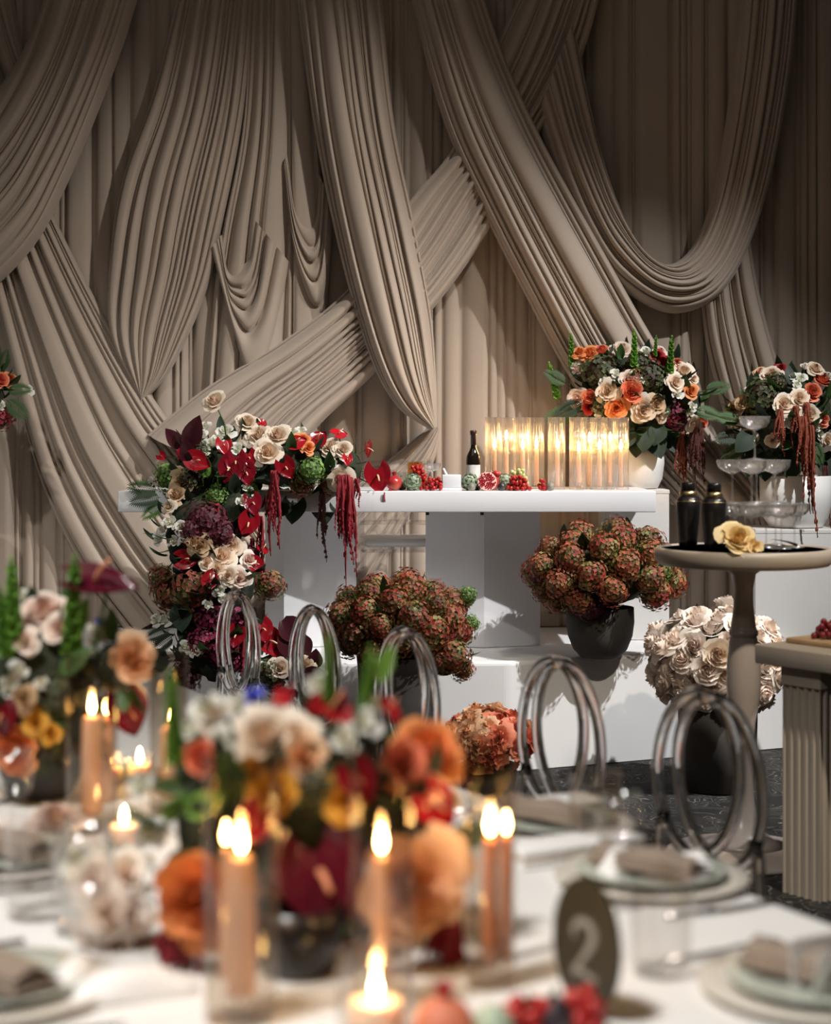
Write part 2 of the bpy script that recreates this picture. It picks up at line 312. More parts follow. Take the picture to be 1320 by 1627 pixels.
swag('draped_swag', 'straight gathered taupe strands hanging between two swags with loose cowls below', [(400, -40), (386, 200), (352, 380), (335, 520), (325, 660)], [(496, -40), (505, 200), (520, 400), (520, 560), (515, 650)], 10, 0.015, 5)
swag('draped_cowl', 'larger loose taupe cowl sagging in deep round folds beside the pointed swag', [(356, 375), (362, 425), (378, 428), (398, 405), (405, 350)], [(338, 400), (372, 520), (400, 605), (432, 560), (462, 420)], 5, 0.06, 6, 0.8, 0.04)
swag('draped_cowl', 'smaller loose taupe cowl sagging beside the long curved drape', [(458, 250), (470, 330), (490, 360), (503, 345), (508, 280)], [(452, 270), (470, 410), (500, 500), (520, 470), (530, 330)], 5, 0.06, 7, 0.8, 0.04)
swag('draped_swag', 'diagonal taupe swag passing under the long drapes from upper right to lower left', [(850, -60), (765, 125), (715, 245), (650, 325), (555, 460), (450, 545), (330, 618), (240, 690)], [(965, -60), (920, 100), (845, 235), (770, 378), (690, 490), (590, 600), (505, 680), (430, 780)], 14, 0.17, 8, rows=100)
swag('draped_swag', 'long taupe drape falling from the top and gathered to a knot beside the wine bottle', [(468, -40), (500, 200), (540, 400), (585, 560), (630, 645), (684, 684)], [(604, -40), (625, 190), (660, 370), (684, 500), (692, 600), (694, 678)], 12, 0.27, 9, rows=80)
swag('draped_swag', 'widest taupe drape crossing from the top centre down to the flower bowl', [(640, -40), (700, 190), (765, 340), (830, 470), (900, 600), (985, 720), (1060, 800)], [(750, -40), (800, 110), (862, 245), (950, 405), (1030, 545), (1120, 690), (1200, 790)], 15, 0.27, 10, rows=90)
swag('draped_swag', 'deep U-shaped taupe swag hanging above the flower bowls', [(908, 40), (935, 180), (965, 300), (1003, 388), (1050, 424), (1095, 395), (1130, 300), (1158, 120), (1172, -40)], [(850, 190), (890, 310), (935, 400), (985, 462), (1065, 500), (1145, 462), (1205, 330), (1244, 140), (1262, -40)], 12, 0.16, 11, 1.1, 0.07, rows=110)
swag('draped_swag', 'taupe drape falling from behind the deep swag down between the two flower bowls', [(1108, 440), (1122, 560), (1160, 700), (1200, 840)], [(1178, 300), (1200, 450), (1240, 600), (1300, 780)], 9, 0.06, 12)
swag('draped_swag', 'taupe drape swept from the knot down under the long table to the left', [(692, 668), (655, 700), (600, 745), (500, 830), (400, 960)], [(698, 690), (690, 730), (660, 800), (600, 900), (540, 990)], 9, 0.07, 13)
# ------------------------------------------------------------------ stage, long table, plinths
def prism(poly, z0, z1):
    n = len(poly); V = [(x, y, z0) for x, y in poly]+[(x, y, z1) for x, y in poly]
    return V, [tuple(range(n))[::-1], tuple(range(n, 2*n))]+[(i, (i+1) % n, n+(i+1) % n, n+i) for i in range(n)]
st = [(-2.9, 7.42), (0.40, 7.50), (1.78, 8.10), (1.95, 9.1), (-2.9, 9.1)]
def stage_mesh():
    import bmesh
    bm = bmesh.new(); V, F = prism(st, 0.004, STZ); vs = [bm.verts.new(v) for v in V]
    for f in F: bm.faces.new([vs[i] for i in f])
    bmesh.ops.bevel(bm, geom=[e for e in bm.edges if min(e.verts[0].co.z, e.verts[1].co.z) > 0.1 or abs(e.verts[0].co.z-e.verts[1].co.z) > 0.1], offset=0.018, segments=3, affect='EDGES', profile=0.5)
    me = bpy.data.meshes.new('stage'); bm.to_mesh(me); bm.free(); me.materials.append(M['stage']); me.polygons.foreach_set('use_smooth', [False]*len(me.polygons)); return me
tag(obj('stage', stage_mesh()), 'low stage covered tightly in smooth white cloth before the drapes', 'stage')
TZ = 1.212                               # top of the long table
tb = thing('sweetheart_table', 'long white table with thick top on the stage carrying flowers and candles', 'table', (0, 7.95, STZ))
x0 = at(187, 780, 7.72).x; x1 = at(1042, 780, 7.72).x
obj('tabletop', MB().add(*box(x0, -0.23, TZ-0.094-STZ, x1, 0.42, TZ-STZ, 0.004)).mesh('tabletop', M['white']), tb)
def column(xa, ya, xb, yb, xc, yc):
    e = Vector((xb-xa, yb-ya)); g = Vector((xc-xb, yc-yb)); d = Vector((xa, ya))+g
    return MB().add(*prism([(xa, ya), (xb, yb), (xc, yc), (d.x, d.y)], 0.003, TZ-0.095-STZ)).mesh('column', M['white'], False)
def cx(px, Y): return (px-HX)/FPX*Y
obj('column', column(cx(676, 8.04), 0.09, cx(769, 7.98), 0.03, cx(858, 8.06), 0.11), tb)
obj('column', column(cx(421, 8.12), 0.17, cx(451, 7.97), 0.02, cx(566, 8.05), 0.10), tb)
for px in (679, 766, 447): obj('bracket', MB().add(*box(cx(px, 7.93)-0.008, 0.0, TZ-0.118-STZ, cx(px, 7.93)+0.008, 0.015, TZ-0.0945-STZ, 0.002)).mesh('bracket', M['black']), tb)
def plinth(label, xl, xr, y0, y1, z):
    t = thing('plinth', label, 'plinth', ((xl+xr)/2, (y0+y1)/2, STZ)); w = (xr-xl)/2; d = (y1-y0)/2
    obj('body', MB().add(*box(-w, -d, 0.002, w, d, z-STZ-0.02, 0.003)).mesh('body', M['plinth'], False), t)
    obj('top_panel', MB().add(*box(-w-0.002, -d-0.002, z-STZ-0.02, w+0.002, d+0.002, z-STZ, 0.003)).mesh('top_panel', M['plinth'], False), t)
P1Z = CAMZ-(778-HY)/FPX*8.28
plinth('white box plinth carrying the flower bowl behind the candles', at(962, 0, 8.28).x, at(1063, 0, 8.28).x, 8.28, 8.60, P1Z)
P2Z = CAMZ-(842-HY)/FPX*8.12
plinth('white box plinth carrying the flower bowl behind the coupe tower', at(1197, 0, 8.2).x, at(1330, 0, 8.2).x, 8.16, 8.55, P2Z)
plinth('white box plinth under the flowers at the far edge of the stage', -2.66, -2.10, 8.10, 8.42, 1.10)
# ------------------------------------------------------------------ clear chiavari chair behind the table
ch = thing('clear_chiavari_chair', 'clear acrylic chair with thin rails and a white seat pad behind the long table', 'chair', (at(632, 0, 8.42).x, 8.42, STZ), 0.06)
cw = 0.175
def rod(P, r, n=8): return tube(P, r, n)
turned = lambda t: 0.013+0.006*max(0, math.sin(t*PI*9))**6
for sx in (-1, 1):
    obj('rear_post', MB().add(*tube([(sx*cw, 0.18, 0.0), (sx*cw, 0.185, 0.25), (sx*cw, 0.19, 0.45), (sx*(cw-0.004), 0.215, 0.70), (sx*(cw-0.006), 0.235, 0.86)], turned, 8)).mesh('rear_post', M['clear']), ch)
    obj('leg', MB().add(*tube([(sx*cw, -0.20, z) for z in np.linspace(0, 0.44, 14)], turned, 8)).mesh('leg', M['clear']), ch)
    obj('side_stretcher', MB().add(*rod([(sx*cw, -0.2, 0.16), (sx*cw, 0.18, 0.16)], 0.009)).mesh('side_stretcher', M['clear']), ch)
for z, y in ((0.84, 0.235), (0.78, 0.226), (0.545, 0.20)): obj('back_rail', MB().add(*rod([(-cw, y, z), (0, y+0.012, z+0.006), (cw, y, z)], 0.011)).mesh('back_rail', M['clear']), ch)
for k in range(5): obj('spindle', MB().add(*rod([(-0.105+0.0525*k, 0.203, 0.55), (-0.105+0.0525*k, 0.224, 0.775)], 0.007)).mesh('spindle', M['clear']), ch)
for y, z in ((-0.20, 0.20), (-0.20, 0.28), (0.18, 0.2)): obj('stretcher', MB().add(*rod([(-cw, y, z), (cw, y, z)], 0.009)).mesh('stretcher', M['clear']), ch)
obj('seat', MB().add(*box(-cw-0.01, -0.22, 0.425, cw+0.01, 0.20, 0.45, 0.01)).mesh('seat', M['clear']), ch)
obj('seat_pad', MB().add(*box(-cw+0.005, -0.21, 0.45, cw-0.005, 0.175, 0.49, 0.018)).mesh('seat_pad', M['bowl']), ch)
# ------------------------------------------------------------------ table items: bottle, ribbed cylinders with tapers
def put_lathe(name, prof, m, parent=None, n=24, Mx=None, **kw): return obj(name, MB().add(*lathe(prof, n, **kw)).mesh(name, m), parent, Mx)
bt = thing('wine_bottle', 'dark wine bottle with blank white label beside the candle cylinders', 'bottle', (cx(752, 7.86), 7.86, TZ), 0.3)
put_lathe('bottle_body', [(0.029, 0), (0.033, 0.004), (0.033, 0.135), (0.031, 0.155), (0.020, 0.178), (0.0125, 0.195), (0.012, 0.25), (0.0145, 0.252), (0.0145, 0.268), (0.012, 0.27)], M['bottle'], bt, 28)
V, F = grid(13, 2, lambda i, j: (0.0336*math.cos(-PI/2-0.3-1.15+2.3*i/12), 0.0336*math.sin(-PI/2-0.3-1.15+2.3*i/12), 0.03+0.085*j)); obj('label', MB().add(V, F).mesh('label', M['label']), bt)
put_lathe('foil_capsule', [(0.0132, 0.205), (0.0130, 0.25), (0.0155, 0.2515), (0.0155, 0.2685), (0.013, 0.2715)], M['foil'], bt, 24)
FL = MB().add(*lathe([(0.0012, -0.002), (0.0045, 0.003), (0.0062, 0.010), (0.0055, 0.018), (0.0032, 0.027), (0.0008, 0.036)], 12)).mesh('flame', M['flame'])
WK = MB().add(*lathe([(0.0009, -0.004), (0.0009, 0.006)], 6)).mesh('wick', M['black'])
def taper(label, loc, h, m, r=0.010, group=None, fs=1.0):
    t = thing('taper_candle', label, 'candle', loc, 0, group)
    obj('wax', MB().add(*lathe([(r*1.05, 0), (r*1.05, 0.01), (r, h*0.6), (r*0.9, h-0.006), (r*0.55, h)], 16)).mesh('wax', m), t)
    obj('wick', WK, t, T(0, 0, h)); obj('flame', FL, t, Matrix.LocRotScale(Vector((0, 0, h+0.006)), None, Vector((fs, fs, fs)))); return t
def ribbed_mesh(h, R, n=18):
    rf = lambda a, z: 1-0.10*(1-abs(math.cos(a*n/2)))
    V = []; prof = [(R, 0.0), (R, h), (R*0.90, h), (R*0.90, 0.012)]; seg = n*6
    V, F = lathe(prof, seg, True, True, None); V = np.array(V)
    for ring in (0, 1):
        for k in range(seg):
            a = 2*PI*k/seg; V[ring*seg+k, :2] *= rf(a, 0)
    return MB().add(V, F).mesh('ribbed_cylinder', M['ribbed'], True)
RB = ribbed_mesh(0.332, 0.0405)
vs = [(784, 7.93, 707, 'beside the wine bottle'), (803, 8.09, 695, 'at the back behind the bottle end'), (829, 7.93, 708, 'behind the green grapes'), (851, 8.07, 706, 'behind the fig end of the fruit'), (884, 7.93, 707, 'standing alone in the middle of the row'),
      (918, 7.93, 712, 'first of the tight end cluster'), (935, 8.09, 698, 'at the back of the end cluster'), (951, 7.93, 709, 'in the front middle of the end cluster'), (968, 8.09, 698, 'hindmost by the white bowl'), (985, 7.93, 710, 'last by the white bowl')]
for i, (px, Y, fy, w) in enumerate(vs):
    x = cx(px, Y); zt = CAMZ-(fy-HY)/FPX*Y
    o = obj('ribbed_cylinder', RB, None, T(x, Y, TZ)); tag(o, 'tall ribbed glass cylinder '+w, 'vase', 'ribbed candle cylinders on the long table')
    taper('peach taper candle burning in the ribbed glass '+w, (x+0.004, Y, TZ+0.012), zt-TZ-0.03, M['wax'], 0.0105, 'tapers in the ribbed cylinders', 1.25)
for px, Y, w in ((921, 7.815, 'before the tight end cluster'), (965, 7.815, 'nearest the end of the long table')):
    o = put_lathe('votive_glass', [(0.019, 0), (0.021, 0.036), (0.019, 0.036), (0.017, 0.006)], M['glass'], None, 20, T(cx(px, Y), Y, TZ)); tag(o, 'little clear votive glass '+w, 'votive glass')
# ------------------------------------------------------------------ fruit on the table edge
FY = 7.80
def at_table(px, Y=FY): return (cx(px, Y), Y, TZ)
def pomegranate(label, px, r, Y=FY, cut=False):
    t = thing('pomegranate', label, 'pomegranate', at_table(px, Y))
    rm = T(0, 0, r*0.95)
    if not cut:
        obj('skin', MB().add(*sphere(r, 20, 14, 0.95), T(0, 0, r*0.95)).mesh('skin', M['pom']), t)
        V, F = lathe([(r*0.16, r*1.75), (r*0.22, r*2.0), (r*0.34, r*2.3)], 12, False, False); V = [(x, y, z+(0.12*r if (k//1) % 2 and k >= 24 else 0)) for k, (x, y, z) in enumerate(V)]
        obj('crown', MB().add(V, F).mesh('crown', M['pom']), t)
        return t
    mb = MB(); R_ = RS((0.05, -1, 0.25), 1, 0, (0, 0, r*0.97))
    mb.add(*lathe([(r*math.sin(a), r*(-math.cos(a))) for a in np.linspace(0.02, PI/2, 8)], 22, False, False), R_); obj('skin', mb.mesh('skin', M['pom']), t)
    obj('pith', MB().add(*lathe([(r*0.99, -0.001), (r*0.9, 0.0), (0.001, -0.002)], 22, False, True), R_).mesh('pith', M['pith']), t)
    mb = MB(); q = random.Random(3)
    for k in range(70):
        a = k*2.4; d = 0.86*r*math.sqrt((k+.5)/70)
        if abs(math.sin(a*1.5)) < 0.18: continue
        mb.add(*sphere(r*0.095, 6, 4), R_ @ T(d*math.cos(a), d*math.sin(a), q.uniform(-.02, .06)*r))
    obj('arils', mb.mesh('arils', M['aril']), t, kind='stuff'); return t
pomegranate('whole red pomegranate beside the heart-shaped anthurium', 626, 0.036)
pomegranate('halved pomegranate showing red arils in the middle of the fruit', 774, 0.044, 7.77, True)
ph = thing('pomegranate_quarter', 'broken pomegranate piece lying on top behind the halved pomegranate', 'pomegranate', (cx(783, 7.85), 7.85, TZ))
obj('skin', MB().add(*sphere(0.034, 14, 10, 1.0), T(0, 0, 0.034)).mesh('skin', M['pom']), ph); obj('skin', MB().add(*sphere(0.026, 12, 8, 0.8), T(-0.035, 0.01, 0.058)).mesh('skin', M['pom']), ph); obj('skin', MB().add(*sphere(0.02, 12, 8, 0.8), T(0.016, 0.0, 0.074)).mesh('skin', M['pom']), ph)
def artichoke(label, px, r, Y=FY, tilt=(0.3, -0.8, 0.6)):
    t = thing('artichoke', label, 'artichoke', at_table(px, Y)); Q = RS(tilt, 1, 0, (0, 0, r*0.96))
    obj('heart', MB().add(*sphere(r*0.86, 16, 10), Q).mesh('heart', M['artichoke']), t)
    mb = MB()
    for k in range(46):
        ph_ = math.acos(1-2*(k+0.5)/46); a = k*2.39996; n = Vector((math.sin(ph_)*math.cos(a), math.sin(ph_)*math.sin(a), math.cos(ph_)))
        up_ = Vector((0, 0, 1))-n*n.z; up_ = up_.normalized() if up_.length > .01 else Vector((1, 0, 0)); sd = up_.cross(n); s = r*0.36; P = n*r*0.9
        V = [P-sd*s*.7, P+sd*s*.7, P+sd*s*.75+up_*s*.8+n*s*.25, P-sd*s*.75+up_*s*.8+n*s*.25, P+up_*s*1.45+n*s*.32, P+up_*s*.5+n*s*.35]
        mb.add(V, [(0, 1, 5), (1, 2, 5), (2, 4, 5), (4, 3, 5), (3, 0, 5)], Q, [[.1]*3, [.1]*3, [.7]*3, [.7]*3, [1]*3, [.5]*3])
    obj('bracts', mb.mesh('bracts', M['artichoke'], False), t, kind='stuff'); return t
artichoke('pale green artichoke between the red grapes and the pomegranate', 655, 0.039)
artichoke('pale green artichoke before the wine bottle', 747, 0.038, 7.80, (-0.4, -0.7, 0.6))
artichoke('pale green artichoke tucked behind the halved pomegranate beside the dark fig', 801, 0.037, 7.86, (0.3, -0.5, 0.8))
def fig(name, label, px, r, m, Y=7.765, z=0.0, cat='fig'):
    t = thing(name, label, cat, (cx(px, Y), Y, TZ+z))
    obj('flesh', MB().add(*lathe([(0.001, 0), (r*0.7, r*0.12), (r, r*0.75), (r*0.86, r*1.3), (r*0.42, r*1.75), (r*0.16, r*2.0)], 16, False)).mesh('flesh', m), t); obj('stem', MB().add(*tube([(0, 0, r*1.98), (r*.05, 0, r*2.2)], r*0.12, 6)).mesh('stem', M['stem']), t)
fig('fig', 'small pale grey fig in front of the artichoke by the bottle', 749, 0.019, M['greyfig']); fig('fig', 'small dark fig beside the halved pomegranate', 797, 0.021, M['fig'])
fig('fig', 'brown fig at the end of the fruit before the lone cylinder', 874, 0.020, M['greyfig']); fig('fig', 'brown fig peeping between the whole pomegranate and the red grapes', 637, 0.030, M['passion'], 7.86)
fig('passion_fruit', 'brown passion fruit behind the dark fig and above the grapes', 806, 0.030, M['passion'], 7.93, 0.0, 'passion fruit')
GR = {k: MB().add(*sphere(0.0095, 10, 7, 1.1)).mesh('grape', M[k]) for k in ('grape', 'green_grape', 'dark_grape')}
def bunch(label, loc, n, sx, sy, sz, key='grape', sc=1.0, seed=1):
    t = thing('grape_bunch', label, 'grapes', loc); r = random.Random(seed); pts = []; tries = 0; d = 0.0165*sc
    while len(pts) < n and tries < 4000:
        tries += 1; a = r.uniform(0, 6.28); q = math.sqrt(r.random()); z = r.random()
        p = Vector((sx*q*math.cos(a)*(1-z*.5), sy*q*math.sin(a)*(1-z*.5), 0.009*sc+sz*z))
        if all((p-k).length > d for k in pts): pts.append(p)
    for p in pts: obj('grape', GR[key], t, Matrix.LocRotScale(p, None, Vector((sc,)*3)))
    obj('stalk', MB().add(*tube([(0, 0, sz*0.5), (0.004, 0.004, sz+0.018)], 0.0015*sc, 5)).mesh('stalk', M['stem']), t)
bunch('taller heap of red grapes behind the artichoke', (cx(664, 7.87), 7.87, TZ), 55, 0.048, 0.035, 0.10, seed=2)
bunch('loose red grapes lying between the artichoke and the white sugar box', (cx(689, 7.78), 7.78, TZ), 26, 0.052, 0.03, 0.045, seed=3)
bunch('red grapes heaped before the ribbed cylinders', (cx(823, 7.77), 7.77, TZ), 42, 0.055, 0.035, 0.055, seed=4)
bunch('green grapes lying behind the red ones by the cylinders', (cx(823, 7.85), 7.85, TZ), 24, 0.05, 0.03, 0.085, 'green_grape', seed=5)
bunch('few red grapes next to the last brown fig', (cx(861, 7.77), 7.77, TZ), 9, 0.018, 0.02, 0.04, seed=6)
sg = thing('sugar_box', 'white rectangular lidded dish with a little white handle before the coupe glass', 'dish', (cx(718, 7.80), 7.80, TZ))
obj('dish_base', MB().add(*box(-0.052, -0.04, 0, 0.042, 0.04, 0.014, 0.003)).mesh('dish_base', M['white']), sg); obj('lid', MB().add(*box(-0.045, -0.035, 0.014, 0.040, 0.035, 0.072, 0.004)).mesh('lid', M['white']), sg)
obj('handle', MB().add(*tube([(-0.024, 0, 0.07), (-0.034, 0, 0.088), (-0.040, 0, 0.10)], 0.006, 8)).mesh('handle', M['white']), sg)
COUPE = [(0.001, 0.004), (0.034, 0.0015), (0.034, 0.0), (0.034, 0.003), (0.006, 0.007), (0.0034, 0.015), (0.003, 0.07), (0.0045, 0.10), (0.012, 0.106), (0.038, 0.115), (0.051, 0.129), (0.0538, 0.149), (0.0542, 0.151), (0.0530, 0.1522), (0.050, 0.1305), (0.037, 0.117), (0.001, 0.1085)]
CP_FOOT = MB().add(*lathe(COUPE[:5], 24, False, False)).mesh('foot', M['coupe']); CP_STEM = MB().add(*lathe(COUPE[4:9], 12, False, False)).mesh('stem', M['coupe']); CP_BOWL = MB().add(*lathe(COUPE[8:], 28, False, False)).mesh('bowl', M['coupe'])
def coupe(label, loc, group=None, s=1.0):
    t = thing('coupe_glass', label, 'glass', loc, 0, group); t.scale = (s, s, s)
    obj('foot', CP_FOOT, t); obj('stem', CP_STEM, t); obj('bowl', CP_BOWL, t); return t
coupe('clear coupe glass on the long table beside the amber glass', (cx(686, 8.0), 8.0, TZ), None, 0.78)
o = put_lathe('tea_light_glass', [(0.031, 0), (0.0335, 0.004), (0.0335, 0.125), (0.0315, 0.125), (0.0315, 0.008)], M['amber'], None, 24, T(cx(659, 8.02), 8.02, TZ)); tag(o, 'amber glass cylinder standing behind the red grapes', 'glass')
# ------------------------------------------------------------------ cocktail table with shakers and coupe tower
CT = Vector((cx(1181, 6.0), 6.0, 0)); CZ = 1.072
ct = thing('cocktail_table', 'round taupe pedestal cocktail table carrying the coupe tower', 'table', CT)
put_lathe('tabletop', [(0.26, CZ-0.062), (0.290, CZ-0.058), (0.303, CZ-0.045), (0.306, CZ-0.02), (0.303, CZ-0.004), (0.297, CZ), (0.286, CZ), (0.284, CZ-0.006)], M['taupe'], ct, 64)
put_lathe('mirror_inset', [(0.284, CZ-0.0055), (0.05, CZ-0.0055)], M['mirror'], ct, 48)
put_lathe('pedestal', [(0.15, 0.045), (0.105, 0.06), (0.07, 0.09), (0.045, 0.14), (0.034, 0.22), (0.032, 0.34), (0.04, 0.46), (0.056, 0.55), (0.060, 0.60), (0.058, 0.66), (0.047, 0.76), (0.045, 0.765), (0.050, 0.768), (0.050, 0.785), (0.045, 0.788), (0.043, 0.80), (0.034, 0.87), (0.033, 0.93), (0.042, 0.98), (0.085, CZ-0.062)], M['stem_metal'], ct, 32)
put_lathe('base', [(0.262, 0.0), (0.270, 0.006), (0.270, 0.014), (0.255, 0.024), (0.19, 0.036), (0.15, 0.046)], M['stem_metal'], ct, 64)
SH = [(0.024, 0.0), (0.031, 0.003), (0.033, 0.03), (0.041, 0.13), (0.041, 0.165), (0.031, 0.178)]
def shaker(label, px, Y, s):
    t = thing('cocktail_shaker', label, 'shaker', (cx(px, Y), Y, CZ)); t.scale = (s, s, s)
    put_lathe('cup', SH, M['black'], t, 28); put_lathe('seam_band', [(0.0415, 0.160), (0.0417, 0.1635)], M['gold'], t, 28); put_lathe('collar', [(0.031, 0.178), (0.030, 0.190), (0.026, 0.197)], M['gold'], t, 28)
    put_lathe('cap', [(0.0255, 0.197), (0.0245, 0.223), (0.0215, 0.227)], M['black'], t, 28)
shaker('black cocktail shaker with dull gold collar standing nearest the table rim', 1093, 5.98, 1.0); shaker('black cocktail shaker beside the yellow rose', 1134, 5.86, 1.0)
TG = 'coupe glasses stacked in a tower'
for (px, Y, w) in ((1168, 6.02, 'by the shaker'), (1217, 6.02, 'in the front middle'), (1262, 6.00, 'at the outer end'), (1194, 5.93, 'nearest the yellow rose'), (1241, 5.92, 'nearest the dried leaf'), (1184, 6.12, 'at the back by the shaker'), (1232, 6.12, 'at the back middle')):
    coupe('bottom-tier coupe glass of the tower '+w, (cx(px, Y), Y, CZ), TG)
for (px, Y, w) in ((1163, 6.02, 'above the shaker side'), (1194, 5.94, 'at the front'), (1202, 6.10, 'at the back'), (1231, 6.02, 'on the outer side')):
    coupe('second-tier coupe glass of the tower '+w, (cx(px, Y), Y, CZ+0.1515), TG)
coupe('single coupe glass topping the whole tower', (cx(1199, 6.02), 6.02, CZ+0.303), TG)
# ------------------------------------------------------------------ fluted pedestal table at the edge
ft = thing('fluted_table', 'taupe table with a square fluted pillar leg beside the cocktail table', 'table', (1.09, 5.57, 0), math.atan2(0.184, 0.26)-0.0)
# local frame: x = e2 (back right), y = -e1 (away from the camera along the visible front edge)
ft.rotation_euler = (0, 0, math.atan2(0.578, 0.816))
obj('tabletop', MB().add(*box(0, -1.1, 0.727, 1.1, 0, 0.79, 0.006)).mesh('tabletop', M['taupe']), ft)
def fluted(x0, y0, w, z0, z1, n=5):
    pts = []
    c = [(x0, y0), (x0+w, y0), (x0+w, y0+w), (x0, y0+w)]
    for s in range(4):
        a = Vector(c[s]); b = Vector(c[(s+1) % 4]); d = (b-a)/n; nin = Vector((-d.y, d.x)).normalized()
        for k in range(n):
            for q in (0.0, 0.14, 0.3, 0.5, 0.7, 0.86):
                dep = 0 if q in (0.0, 0.14, 0.86) else (0.011 if q == 0.5 else 0.008)
                p = a+d*(k+q)+nin*dep; pts.append((p.x, p.y))
    return prism(pts, z0, z1)
pw = 0.155
obj('pillar', MB().add(*fluted(0.045, -0.08-pw, pw, 0.0, 0.665)).mesh('pillar', M['taupe'], False), ft)
obj('capital', MB().add(*box(0.040, -0.085-pw, 0.665, 0.05+pw, -0.075, 0.727, 0.003)).mesh('capital', M['taupe'], False), ft)
for (a, b) in ((0.9, -0.08-pw), (0.045, -1.02), (0.9, -1.02)): obj('pillar', MB().add(*fluted(a, b, pw, 0.0, 0.727)).mesh('pillar', M['taupe'], False), ft)
wb = thing('serving_board', 'oak serving board lying on the fluted table', 'board', (1.09, 5.57, 0.79), math.atan2(0.578, 0.816))
obj('board', MB().add(*box(0.10, -0.95, 0.0, 0.62, -0.04, 0.018, 0.005)).mesh('board', M['wood']), wb)
bunch('dark red grapes on the oak serving board', (cx(1322, 5.55), 5.55, 0.808), 40, 0.06, 0.05, 0.05, 'dark_grape', 1.1, 8)
# ------------------------------------------------------------------ ring-back acrylic chairs
def ring(sign):
    P = []; tilt = math.radians(15)*sign
    for k in range(44):
        a = 2*PI*k/44; x = 0.148*math.sin(a); z = 0.185*math.cos(a)
        P.append((sign*-0.048+x*math.cos(tilt)+z*math.sin(tilt), sign*0.007, 0.705+z*math.cos(tilt)-x*math.sin(tilt)))
    return tube(P, 0.0135, 12, True, lambda th: 1+0.14*math.cos(3*th), up=(0, 1, 0))
RG = [MB().add(*ring(s)).mesh('back_ring', M['acrylic']) for s in (1, -1)]
PO = [MB().add(*tube([(s*0.19, 0, 0.43), (s*0.18, 0.0, 0.49), (s*0.175, 0, 0.56), (s*0.16, 0, 0.60)], 0.0145, 10, up=(0, 1, 0))).mesh('back_post', M['acrylic']) for s in (1, -1)]
SEAT = MB().add(*lathe([(0.20, 0.43), (0.215, 0.435), (0.218, 0.447), (0.205, 0.455)], 36)).mesh('seat', M['acrylic'])
LG = MB().add(*tube([(0, 0, 0), (0, 0, 0.2), (0, 0, 0.432)], lambda t: 0.011+0.006*t, 10)).mesh('leg', M['acrylic'])
for (px, yt, w) in ((378, 940, 'farthest along the table, before the floral cascade'), (499, 965, 'second from the far end of the table'), (646, 1000, 'third from the far end, before the hydrangea pot'), (889, 1047, 'before the bare front of the stage'), (1124, 1099, 'nearest, before the cocktail table')):
    d = FPX*(CAMZ-0.895)/(yt-HY); n_ = Vector((-0.884, -0.467))
    c = thing('ring_back_chair', 'clear smoky ring-back chair '+w, 'chair', (cx(px, d)-0.0, d, 0), math.atan2(-0.884, 0.467)+PI, 'ring-back chairs along the guest table')
    for s in (0, 1): obj('back_ring', RG[s], c); obj('back_post', PO[s], c)
    obj('seat', SEAT, c, T(0, 0.2, 0))
    for sx, sy in ((-0.16, 0.03), (0.16, 0.03), (-0.15, 0.36), (0.15, 0.36)): obj('leg', LG, c, T(sx, sy, 0))
# ------------------------------------------------------------------ blooms (unit size, facing +Z, sharing mesh data)
def rose_mesh(seed, N=30, flare=1.0, ruffle=0.0, name='rose_bloom', m=None, cup=1.0):
    r = random.Random(seed); mb = MB()
    for k in range(N):
        o = k/(N-1); a0 = k*2.39996+r.uniform(-.3, .3); w = 0.95-0.28*o; rb = 0.05+0.50*o**1.1; H = (0.86-0.30*o)*cup*r.uniform(.93, 1.06); fl = flare*r.uniform(.75, 1.2); lean = r.uniform(-.08, .08)
        def f(i, j):
            u = -1+2*i/5; v = j/4; ve = v*(1-0.20*u*u)
            q = rb*(0.25+0.75*min(1, ve*1.5)**0.7)*(1-0.30*(1-o)*ve*ve)+fl*(o**1.8)*(ve**2.2)*0.5
            z = H*ve-0.32*fl*(o**3)*(ve**3)+ruffle*math.sin(u*5+k*1.7)*ve*ve*0.5+lean*u*ve
            if j == 4: q += 0.09*o*fl*(1+0.5*math.sin(u*3+k)); z -= 0.07*o*fl
            q += ruffle*math.cos(u*7+k)*ve*ve
            q += 0.05*u*ve*(0.3+o)                       # each petal overlaps the next
            an = a0+u*w*(0.45+0.55*min(1, ve*1.6))*(0.93 if j == 4 else 1)
            return (q*math.cos(an), q*math.sin(an), z)
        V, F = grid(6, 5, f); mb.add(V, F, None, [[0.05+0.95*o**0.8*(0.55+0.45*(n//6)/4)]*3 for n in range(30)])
    mb.add(*lathe([(0.02, -0.05), (0.2, 0.0), (0.42, 0.14), (0.5, 0.25)], 8, True, False), None, (0.8, 0.8, 0.8))
    k = 1.0/max(np.percentile(np.hypot(v[:, 0], v[:, 1]), 96) for v in [np.vstack(mb.v)]); mb.v = [v*k for v in mb.v]
    return mb.mesh(name, m or M['cream'])
ROSE = [rose_mesh(s, 30, 0.9, 0.015) for s in (1, 2, 3)]
CUP = [rose_mesh(s, 30, 0.5, 0.03) for s in (4, 5)]
LISI = [rose_mesh(s, 13, 0.7, 0.03, 'lisianthus_bloom', M['white_p']) for s in (6, 7)]
CARN = [rose_mesh(s, 26, 0.9, 0.09, 'carnation_bloom', M['coral'], 0.9) for s in (8, 9)]
